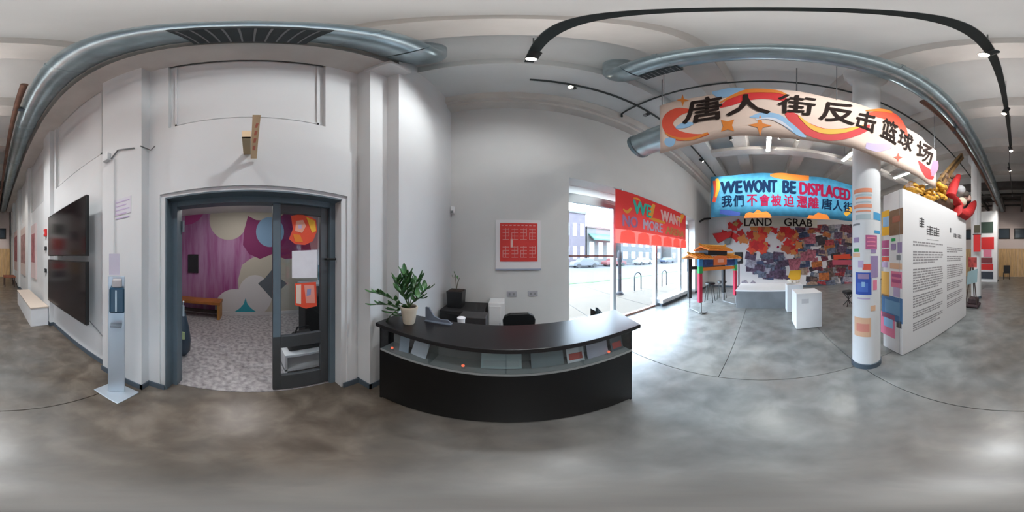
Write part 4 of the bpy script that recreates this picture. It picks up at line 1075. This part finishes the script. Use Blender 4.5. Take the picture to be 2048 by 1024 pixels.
# ================================================================== COLUMNS
CC = Vector((1.69, -1.26, 0)); CR = .183
def column(cx, cy, r, lab, top=ZM):
    t = thing('column', lab, 'column', (cx, cy, 0))
    MB().lathe([(r,.09),(r,top-.5),(r+.02,top-.45),(r+.10,top-.32),(r+.12,top-.05),(r+.12,top)], (cx,cy,0), 48).build('shaft', C('column_white', (.70,.70,.70), .55, bump=.03), t, True)
    MB().lathe([(r+.012,0),(r+.012,.085),(r+.004,.09)], (cx,cy,0), 48).build('base_band', M_base, t, True)
    return t
c1 = column(CC.x, CC.y, CR, 'round white column nearest the camera covered in small stickers')
column(1.55, -5.9, .19, 'round white column farther back beyond the text partition')
column(1.45, -10.4, .19, 'round white column farthest down the hall')
def colhit(px, py, r):
    s, c = dirn(px); dx, dy = s, c
    bq = -(dx*CC.x+dy*CC.y); cq = CC.x**2+CC.y**2-r*r
    D = bq*bq-cq
    if D <= 0: D = 0
    tt = -bq-math.sqrt(D)
    return (tt*dx, tt*dy, EYE+tt*math.tan((512-py)*PI/1024))
def cpatch(p0, p1, q0, q1, m, off=.002, skew=0, name='sticker'):
    n = 8; r = CR+off; vs = []
    q0l = colhit((p0+p1)/2, q0, r)[2]; q1l = colhit((p0+p1)/2, q1, r)[2]
    a = [colhit(p0+(p1-p0)*i/n, 512, r) for i in range(n+1)]
    for i, p in enumerate(a): vs += [(p[0], p[1], q1l+skew*i/n), (p[0], p[1], q0l+skew*i/n)]
    return MB().add(vs, [(2*i,2*i+1,2*i+3,2*i+2) for i in range(n)]).build(name, m, c1)
M_sor = C('sticker_orange', (.74,.28,.16)); M_sbl = C('sticker_blue', (.05,.28,.50)); M_spk = C('sticker_plum', (.42,.10,.22)); M_sgr = C('sticker_grey_teal', (.42,.50,.52)); M_spe = C('sticker_peach', (.72,.44,.28)); M_srd = C('sticker_red', (.70,.10,.06)); M_scr = C('sticker_cream', (.72,.64,.50)); M_spu = C('sticker_violet', (.30,.22,.38))
col_items = [(1708,1745,376,384,M_sor),(1710,1744,387,391,M_sgr),(1711,1743,393,397,M_sor),(1708,1744,408,415,M_sor),(1711,1742,402,405,M_sgr),(1711,1742,420,423,M_sor),(1711,1742,428,438,M_sgr),
 (1747,1761,425,440,M_sbl),(1749,1760,461,467,M_sbl),(1706,1720,447,451,M_grey),(1707,1718,475,485,M_spu),(1731,1754,470,499,M_spk),(1708,1718,497,504,M_green),(1706,1720,506,514,M_spe),(1741,1756,512,555,M_spu),
 (1716,1727,521,535,M_lilac),(1725,1744,528,540,M_srd),(1711,1743,545,590,M_dkblue),(1746,1754,560,580,M_pink),(1715,1740,596,599,M_lilac),(1741,1751,611,622,M_spe),(1709,1742,636,674,M_spe),(1742,1752,499,506,M_spu)]
for it in col_items: cpatch(*it)
cpatch(1713,1739,648,664,C('sticker_rose',(.68,.26,.20)),.004); cpatch(1716,1738,548,558,M_spu,.004); cpatch(1723,1730,564,574,M_ltblue,.004); cpatch(1715,1736,566,584,C('sticker_blue2',(.06,.14,.48)),.0035)
for k in range(3): cpatch(1734,1751,474+k*8,477+k*8,M_pink,.004)

# ================================================================== TEXT PARTITION
A0 = Vector((1.48,-1.725)); A1 = Vector((1.305,-3.95))
ed = (A1-A0).normalized(); en = Vector((-ed.y, ed.x))   # towards +x?
if en.x < 0: en = -en
Mpt = Matrix(((ed.x, en.x, 0, A0.x), (ed.y, en.y, 0, A0.y), (0,0,1,0), (0,0,0,1)))
PL = (A1-A0).length; PT = .43; PH = 2.60
pt = thing('text_partition', 'tall white freestanding partition printed with two columns of text', 'partition', (A0.x, A0.y, 0))
MB().box(0, PL, 0, PT, .012, PH, Mpt).build('panel', C('partition_white', (.70,.68,.67), .6), pt, bevel=.003)
MB().box(.01, PL-.01, .01, PT-.01, 0, .012, Mpt).build('floor_gap', M_grey, pt)
MB().box(-.003, 0, .06, .066, .02, PH-.01, Mpt).build('edge_seam', C('seam_grey', (.35,.35,.36)), pt)
def pface(px, py):   # on main face (local y = 0): returns local (x,z)
    s, c = dirn(px)
    # solve A0 + ed*u = t*(s,c)
    det = ed.x*(-c) - ed.y*(-s)
    u = ((-A0.x)*(-c) - (-A0.y)*(-s))/det
    P_ = A0 + ed*u; tt = P_.length
    return u, EYE+tt*math.tan((512-py)*PI/1024)
M_txt = C('text_grey', (.30,.28,.28)); M_txd = C('text_dark', (.09,.085,.085))
def tblock(u0, u1, z0, z1, name, m=M_txt, lh=.042, duty=.55):
    g = MB(); z = z1; i = 0
    while z - lh*duty > z0:
        x = u0; last = z-lh*2*duty-lh < z0
        end = u1 - (rnd.uniform(.05,.4)*(u1-u0) if last else rnd.uniform(0,.03))
        while x < end:
            w = rnd.uniform(.03,.11); w = min(w, end-x)
            if w > .012: g.box(x, x+w, -.0015, 0, z-lh*duty, z, Mpt)
            x += w+.014
        z -= lh
    g.build(name, m, pt, kind='stuff')
ul0 = pface(1826,500)[0]; ul1 = pface(1886,500)[0]; ur0 = pface(1894,500)[0]; ur1 = pface(1925,500)[0]
for (a, b, xs_) in ((481,498,0),(503,528,0),(535,588,0),(592,622,0),(630,646,0),(650,662,0)):
    pass
def zf(px, py): return pface(px, py)[1]
for (za, zb) in ((482,494),(502,530),(538,585),(592,618),(624,640),(646,664)):
    z1_ = zf(1828, za); z0_ = zf(1828, zb)
    tblock(ul0, ul1, z0_, z1_, 'paragraph'); 
for (za, zb) in ((494,508),(512,524),(530,560),(566,582),(588,600),(604,616)):
    z1_ = zf(1898, za); z0_ = zf(1898, zb)
    tblock(ur0, ur1, z0_, z1_, 'paragraph')
def strokes(px0, px1, py0, py1, n):
    u0, z1_ = pface(px0, py0); u1, z0_ = pface(px1, py1)
    g = MB()
    cw = (u1-u0)/n
    for i in range(n):
        a = u0+i*cw+.01; b = u0+(i+1)*cw-.01
        for k in range(4):
            z = z0_+(z1_-z0_)*(k+.2)/4; g.box(a, b, -.002, 0, z, z+(z1_-z0_)*.12, Mpt)
        g.box((a+b)/2-.012, (a+b)/2+.012, -.002, 0, z0_, z1_, Mpt); g.box(a, a+.016, -.002, 0, z0_, z0_+(z1_-z0_)*.6, Mpt)
    g.build('heading', M_txd, pt)
strokes(1838,1849,434,456,1); strokes(1853,1879,450,474,2); strokes(1853,1878,478,482,1); strokes(1899,1903,455,466,1); strokes(1907,1923,466,478,2)
# stickers on the end face (local x = 0)
def eface(px, py):
    s, c = dirn(px)
    det = en.x*(-c) - en.y*(-s)
    v = ((-A0.x)*(-c) - (-A0.y)*(-s))/det
    P_ = A0 + en*v; tt = P_.length
    return v, EYE+tt*math.tan((512-py)*PI/1024)
def esticker(x0, x1, y0, y1, m, off=.002):
    va, z1_ = eface(x1, y0); vb, z0_ = eface(x0, y1)
    MB().box(-off, 0, min(va,vb), max(va,vb), z0_, z1_, Mpt).build('sticker', m, pt)
for it in [(1764,1779,419,472,M_yellow),(1779,1806,415,472,M_brown),(1764,1778,480,496,M_spk),(1764,1778,498,512,M_spk),(1783,1791,476,483,M_green),(1782,1792,487,500,M_spu),(1795,1804,484,506,M_spu),(1793,1801,510,520,M_grey),
           (1764,1778,514,522,M_srd),(1780,1804,527,537,M_spe),(1764,1776,524,534,M_lilac),(1763,1778,544,590,C('sticker_amber',(.74,.42,.10))),(1782,1804,544,573,M_pink),(1787,1800,576,592,M_lilac),(1764,1805,598,632,C('sticker_slate_blue',(.07,.17,.33))),
           (1762,1790,632,664,M_pink),(1793,1803,644,654,M_txd)]: esticker(*it)
esticker(1766,1778,432,455,M_ltblue,.004); esticker(1785,1800,430,446,C('kraft_red',(.35,.12,.07)),.004); esticker(1784,1802,549,553,M_spk,.004); esticker(1784,1802,560,564,M_spk,.004)
esticker(1768,1786,640,650,M_ltblue,.004); esticker(1770,1800,606,622,C('sticker_slate2',(.15,.30,.46)),.004)

# ================================================================== SCULPTURE ON THE PARTITION
t = thing('parade_dragon', 'red, gold and brown parade puppet lying on top of the text partition', 'puppet', (1.55, -3.0, PH))
def S(px, py, X=1.5): 
    s, c = dirn(px); r = X/s
    return Vector((X, r*c, EYE+r*math.tan((512-py)*PI/1024)))
# dark body along the top
pts = [Vector((1.68,-2.05,2.68)), Vector((1.66,-2.5,2.73)), Vector((1.62,-3.0,2.80)), Vector((1.60,-3.4,2.84)), Vector((1.55,-3.8,2.80))]
MB().tube(pts, .13, 14, radii=[.07,.11,.17,.19,.13]).build('body', C('puppet_brown', (.10,.05,.025), var=.6, vscale=9), t, True)
g = MB()
for i in range(46):
    s_ = rnd.uniform(0,1); y = -2.0-s_*.75; g.ball((1.56+rnd.uniform(-.06,.10), y, 2.70+rnd.uniform(-.03,.16)), rnd.uniform(.035,.07), 8, 1, 1.2, .8)
g.build('gold_ruffle', C('puppet_gold', (.72,.36,.03), var=.4, vscale=12), t, kind='stuff')
g = MB()
for i in range(22): g.ball((1.50+rnd.uniform(-.05,.08), -2.85-rnd.uniform(0,.4), 2.90+rnd.uniform(-.08,.25)), rnd.uniform(.04,.08), 8)
g.build('gold_ruffle', MATS['puppet_gold'], t, kind='stuff')
g = MB()
for i in range(10): g.ball((1.56+rnd.uniform(-.05,.06), -1.98-rnd.uniform(0,.22), 2.72+rnd.uniform(-.04,.10)), .05, 8)
g.build('peach_ruffle', M_peach, t, kind='stuff')
a_, b_ = S(1880,368,1.6), S(1924,312,1.6)
dv = (b_-a_).normalized(); upv = Vector((0,-dv.z,dv.y)).normalized()
Mb_ = Matrix((( 1,0,0,a_.x),(0,dv.y,upv.y,a_.y),(0,dv.z,upv.z,a_.z),(0,0,0,1)))
LB = (b_-a_).length
MB().box(-.04, .04, 0, LB, -.10, .10, Mb_).build('raised_board', C('board_brown', (.30,.17,.06), var=.5, vscale=7), t, bevel=.01)
MB().box(-.055, -.04, .1, LB-.2, -.07, -.02, Mb_).build('board_stripe', C('board_dark', (.07,.035,.012)), t)
rp = [S(1917,352,1.5), S(1908,372,1.46), S(1901,392,1.42), S(1910,402,1.40), S(1917,412,1.38), S(1915,424,1.36), S(1928,430,1.34), S(1938,424,1.36), S(1946,410,1.40), S(1950,404,1.45)]
MB().tube(rp, .12, 14, radii=[.07,.11,.12,.12,.13,.13,.15,.14,.12,.06]).build('red_coil', C('puppet_red', (.50,.015,.015), var=.3, vscale=8), t, True)
for px, py, rr, m in ((1921,380,.14,C('pompom_grey',(.50,.50,.50))),(1924,404,.14,C('pompom_cream',(.60,.56,.42))),(1936,396,.11,C('pompom_blush',(.75,.52,.42))),(1898,400,.13,C('pompom_green_grey',(.25,.24,.16))),(1932,388,.10,C('pompom_dark',(.15,.13,.11)))):
    p = S(px, py, 1.5); MB().ball(p, rr, 12).build('pompom', m, t, True)
g = MB()
for i in range(14):
    p = S(1900+rnd.uniform(-12,10), 362+rnd.uniform(-12,14), 1.62); g.ball(p, rnd.uniform(.06,.11), 8)
g.build('brown_ruffle', C('ruffle_brown', (.22,.13,.08), var=.5, vscale=9), t, kind='stuff')
MB().tube([Vector((1.62,-3.85,2.62)), Vector((1.55,-4.2,2.9)), Vector((1.5,-4.6,3.0))], .03, 8).build('support_stick', M_wood, t)
MB().tube([Vector((1.62,-2.9,2.80)), a_ + Vector((0,.02,-.02))], .05, 8).build('neck_strut', MATS['board_brown'], t)

# ================================================================== FAR OBJECTS BEYOND THE PARTITION
t = thing('poster_wall_panel', 'white upright panel with red posters beyond the partition', 'panel', (2.0, -10, 0))
MB().box(1.25, 2.75, -9.95, -9.75, 0, 4.4).build('board', M_white, t, bevel=.01)
for x0, x1, z0, z1, m in ((1.5,2.35,3.0,3.7,C('far_green_black',(.03,.06,.045))),(1.45,2.4,2.0,2.75,M_red),(1.6,2.1,1.55,1.98,M_pink),(1.55,2.3,1.15,1.5,C('far_dark_red',(.20,.04,.05))),(1.5,2.4,.75,1.12,M_red),(1.5,2.45,.2,.65,C('far_navy',(.04,.05,.07)))):
    MB().box(x0, x1, -9.752, -9.742+.01, z0, z1).build('poster', m, t)
t = thing('hanging_scroll', 'narrow red hanging scroll just past the end of the text partition', 'scroll', (1.6, -5.5, 1.6))
p0 = S(1937,490,1.5); p1 = S(1949,455,1.5)
MB().box(1.30, 1.55, -5.55, -5.54, 1.75, 2.35).build('cloth', M_red, t); MB().tube([(1.27,-5.545,2.36),(1.58,-5.545,2.36)], .015, 6).build('rod', M_blackm, t); MB().box(1.32,1.53,-5.55,-5.54,2.42,2.7).build('dark_cap', C('olive_dark',(.08,.07,.04)), t)
MB().tube([(1.42,-5.545,2.36),(1.42,-5.545,ZM)], .003, 6).build('cord', M_grey, t)
t = thing('display_easel', 'dark folding easel with a teal board and red card past the partition', 'easel', (1.38, -4.75, 0))
for x, y in ((1.18,-4.62),(1.55,-4.62),(1.36,-4.98)): MB().tube([(x,y,0),(1.37,-4.76,1.55)], .018, 8).build('leg', C('easel_brown', (.05,.03,.025)), t)
MB().add([(1.20,-4.66,.82),(1.52,-4.66,.72),(1.50,-4.70,1.12),(1.19,-4.70,1.22),(1.20,-4.68,.82),(1.52,-4.68,.72),(1.50,-4.72,1.12),(1.19,-4.72,1.22)], [(0,1,2,3),(4,7,6,5),(0,4,5,1),(1,5,6,2),(2,6,7,3),(3,7,4,0)]).build('teal_board', C('easel_teal',(.22,.32,.34)), t)
MB().box(1.22, 1.48, -4.73, -4.715, 1.26, 1.56).build('red_card', C('easel_red', (.50,.07,.06), var=.6, vscale=9), t)
MB().box(1.15, 1.60, -5.0, -4.6, .02, .12).box(1.2, 1.5, -4.95, -4.65, .12, .30).build('cloth_heap', C('heap_dark', (.06,.035,.04), var=.5, vscale=9), t, bevel=.04)
t = thing('folding_chair', 'dark folding chair far down the hall before the wood panelling', 'chair', (.75, -11.2, 0))
MB().box(.55, 1.0, -11.3, -10.95, .42, .47).build('seat', M_blackm, t); MB().box(.55, 1.0, -11.34, -11.30, .47, .95).build('backrest', M_blackm, t)
for x, y in ((.57,-11.3),(.98,-11.3),(.57,-10.97),(.98,-10.97)): MB().tube([(x,y,0),(x,y,.44)], .018, 6).build('leg', M_black, t)
t = thing('low_table', 'reddish low table by the left wall at the far end of the hall', 'table', (-.7, -8.6, 0))
MB().box(-1.1, -.5, -9.0, -8.2, .50, .55).build('tabletop', C('table_rust', (.28,.09,.05)), t)
for x, y in ((-1.05,-8.95),(-.55,-8.95),(-1.05,-8.25),(-.55,-8.25)): MB().box(x-.025, x+.025, y-.025, y+.025, 0, .5).build('leg', C('table_dark', (.07,.04,.03)), t)

# ================================================================== DUCTS
def seg_r(n, r): return [r*(1.0 + (.035 if i % 4 == 0 else 0)) for i in range(n)]
def duct(name, lab, x, y0, y1, z, r, elbow=True, seam=.30):
    t = thing(name, lab, 'duct', (x, (y0+y1)/2, z))
    n = int(abs(y1-y0)/(seam/4))
    pts = [(x, y0+(y1-y0)*i/n, z) for i in range(n+1)]
    MB().tube(pts, r, 28, True, [r*(1.02 if i % 4 == 0 else 1) for i in range(n+1)]).build('duct_pipe', M_duct, t, True)
    s = 1 if y1 < y0 else -1
    if elbow:
        k = 8; R_ = r*1.25
        e = [(x, y0+s*R_*math.sin(a*PI/2/k), z+R_*(1-math.cos(a*PI/2/k))) for a in range(k+1)]
        e.append((x, y0+s*R_, ZM if y0+s*R_ < 1.6 else Z0))
        MB().tube(e, r, 28).build('elbow', M_duct, t, True)
    for yy in [y0 - s*(.4+1.9*i) for i in range(6)]:
        if (yy-y1)*s < 0: break
        MB().tube([(x, yy-.02, z), (x, yy+.02, z)], r*1.06, 28).build('strap', M_duct, t, True)
        MB().tube([(x, yy, z+r), (x, yy, ZM)], .008, 6).build('hanger_rod', M_grey, t)
    return t
t = duct('spiral_duct', 'silver spiral duct running above the door wall with a dark grille', -.655, .90, -12.0, 5.10, .205)
gx = -.655; gz = 5.10
gr = MB()
Mgr = Matrix.Translation((gx, 0, gz)) @ Matrix.Rotation(R(15), 4, 'Y')
gr = MB().box(-.16, .16, -.31, .31, -.235, -.14, Mgr).build('grille', C('grille_dark', (.035,.045,.05), .5), t, bevel=.004)
for i in range(10): MB().box(-.15, .15, -.285+i*.06, -.275+i*.06, -.242, -.235, Mgr).build('slat', M_grey, gr)
t2 = duct('spiral_duct', 'silver spiral duct running overhead between the desk and the columns', 1.15, 1.15, -12.0, 5.10, .185)
gr = MB().box(1.22, 1.34, .70, 1.15, 4.90, 5.02).build('slot_grille', MATS['grille_dark'], t2, bevel=.004)
for i in range(8): MB().box(1.23, 1.33, .72+i*.055, .73+i*.055, 4.894, 4.90).build('slat', M_grey, gr)
t3 = thing('branch_duct', 'short silver branch duct with an open end behind the peach banner', 'duct', (1.85, .6, 3.6))
pts = [(1.85, 1.72 - i*.08, 3.62) for i in range(31)]
MB().tube(pts, .22, 28, False, [.22*(1.025 if i % 4 == 0 else 1) for i in range(31)]).build('duct_pipe', M_duct, t3, True)
MB().tube([(1.85,1.76,3.62),(1.85,1.70,3.62)], .235, 28, False).build('end_collar', mat('collar_dark', (.16,.22,.25), .4, .6), t3, True)
MB().lathe([(.218,0),(.218,.01)], (0,0,0), 28, Matrix.Translation((1.85,1.60,3.62)) @ Matrix.Rotation(PI/2,4,'X')).build('damper', C('damper', (.10,.15,.17), .4), t3)
for yy in (1.3, -.4): MB().tube([(1.85,yy,3.84),(1.85,yy,ZM)], .008, 6).build('hanger_rod', M_grey, t3)
t = tag(MB().tube([(-.36,-1.9,5.0),(-.36,-12.2,5.0)], .05, 12).build('sprinkler_pipe', M_rust, None, True), 'brown sprinkler pipe beside the duct over the left wall', 'pipe')
MB().box(-.50,-.32,-2.70,-2.62,4.96,5.06).build('bracket', M_base, t)
t = tag(MB().tube([(1.27,-1.9,4.80),(1.27,-10.0,4.80)], .05, 12).build('sprinkler_pipe', M_rust, None, True), 'brown sprinkler pipe beside the overhead duct past the column', 'pipe')
MB().box(1.24,1.30,-3.12,-3.04,4.75,4.95).build('bracket', M_base, t)
t = tag(MB().tube([(2.10,2.44,5.30),(2.10,2.44,5.44),(2.10,2.3,5.46),(2.10,-12.2,5.46)], .022, 8).build('ceiling_conduit', M_track, None, True), 'thin dark conduit crossing the ceiling above the peach banner', 'conduit')

# ================================================================== TRACKS AND LAMPS
def spothead(parent, x, y, z, aim, watts=SPOT, lit=True, col_=(1,.94,.88), cone=75):
    """cylindrical head under a track at z"""
    d_ = (Vector(aim)-Vector((x,y,z-.14))).normalized()
    MB().tube([(x,y,z),(x,y,z-.10)], .012, 8).build('stem', M_track, parent)
    c = Vector((x,y,z-.14))
    h = MB().tube([c-d_*.07, c+d_*.09], .045, 16).build('spot_head', M_black, parent, True)
    MB().tube([c+d_*.091, c+d_*.094], .038, 16).build('lens', M_lampw if lit else M_grey, h)
    if lit and watts:
        l = bpy.data.lights.new('spot_light', 'SPOT'); l.energy = watts; l.spot_size = R(cone); l.spot_blend = .8; l.shadow_soft_size = .12; l.color = col_
        o = bpy.data.objects.new('spot_light', l); col.objects.link(o)
        o.location = c+d_*.12; o.rotation_mode = 'QUATERNION'; o.rotation_quaternion = d_.to_track_quat('-Z','Y')
        o.rotation_mode = 'XYZ'
        attach(o, h)
# track 1: suspended linear fitting over the camera
TX, TZ = .17, 4.60
t = thing('linear_fitting', 'long black suspended light track passing over the camera', 'light', (TX, -1.4, TZ))
MB().box(TX-.035, TX+.035, -3.75, 1.20, TZ, TZ+.06).build('track_body', M_track, t, bevel=.004)
MB().box(TX-.025, TX+.025, -3.70, 1.15, TZ+.06, TZ+.064).build('ceiling_fill_strip', mat('ceiling_fill_emit', (1,.98,.95), .5, emit=2.0), t)  # glowing strip added on top of the track to brighten the ceiling
for y in (1.0, -.9, -2.3, -3.6): MB().tube([(TX,y,TZ+.06),(TX,y,ZM)], .005, 6).build('hanger', M_track, t)
for yy, ax, ay, az, w in ((-3.7,-.4,-3.0,1.0,1.1),(-2.3,1.3,-3.1,1.4,3.0),(-.95,.9,-1.0,2.6,1.5),(1.0,-.1,2.75,1.2,.55)):  # heads aimed at partition and end wall are added fill
    spothead(t, TX, yy, TZ, (ax,ay,az), FLOOD*w, cone=150, col_=(.95,.985,1))
la = bpy.data.lights.new('ceiling_fill', 'AREA'); la.shape = 'RECTANGLE'; la.size = .06; la.size_y = 4.8; la.energy = UP_FILL; la.color = (1,.98,.95)  # upward area light added for room ambience
lo_ = bpy.data.objects.new('ceiling_fill', la); col.objects.link(lo_); lo_.location = (TX, -1.27, TZ+.07); lo_.rotation_euler = (PI, 0, 0); attach(lo_, t)
t = thing('light_track', 'black ceiling light track starting above the desk and running along the window wall', 'light', (3.7, 2.04, Z0))
MB().box(.30, 7.4, 2.02, 2.06, Z0-.035, Z0).build('track_body', M_track, t)
spothead(t, .88, 2.04, Z0-.035, (-1.3,-.1,2.2), 130, col_=(.95,.985,1)); spothead(t, 5.2, 2.04, Z0-.035, (6.0,.5,3.8), SPOT); spothead(t, 2.4, 2.04, Z0-.035, (.3,2.75,1.8), 0, False)
t = thing('light_track', 'black ceiling light track crossing in front of the blue banner', 'light', (4.1, -.5, 5.4))
MB().box(4.08, 4.12, -2.3, 1.15, Z0-.035, Z0).build('track_body', M_track, t)
spothead(t, 4.1, -.45, Z0-.035, (6,-.3,3.9), SPOT); spothead(t, 4.1, -.92, Z0-.035, (8,-1.6,2), SPOT); spothead(t, 4.1, .8, Z0-.035, (8,.6,2), SPOT)
t = thing('light_track', 'short black light track far down the hall past the partition', 'light', (.30, -6.5, 5.0))
MB().box(.28, .32, -8.6, -5.3, 5.0, 5.035).build('track_body', M_track, t)
for y in (-5.6, -8.3): MB().tube([(.30,y,5.03),(.30,y,ZM)], .005, 6).build('hanger', M_track, t)
spothead(t, .30, -5.5, 5.0, (-1.2,-7,1.8), SPOT); spothead(t, .30, -8.2, 5.0, (1.2,-12,1.4), SPOT*2.2)
# linear lamps
k = 0
for y, lab in ((-.18,'white tube lamp seen below the peach banner left of the white column'),(-2.62,'white tube lamp just left of the white column'),(-5.1,'white tube lamp above the far corner of the partition'),(-7.6,'white tube lamp fourth along the hall'),(-10.0,'white tube lamp farthest along the hall')):
    t = thing('tube_lamp', lab, 'lamp', (4.6, y, 5.3), 'tube lamps in a row')
    MB().box(4.0, 4.85, y-.06, y+.06, 5.24, 5.30).build('housing', M_white, t, bevel=.004)
    MB().box(4.02, 4.83, y-.045, y+.045, 5.215, 5.24).build('diffuser', M_lamp, t)
    for x in (4.15, 4.7): MB().tube([(x,y,5.30),(x,y,ZM)], .005, 6).build('hanger', M_grey, t)
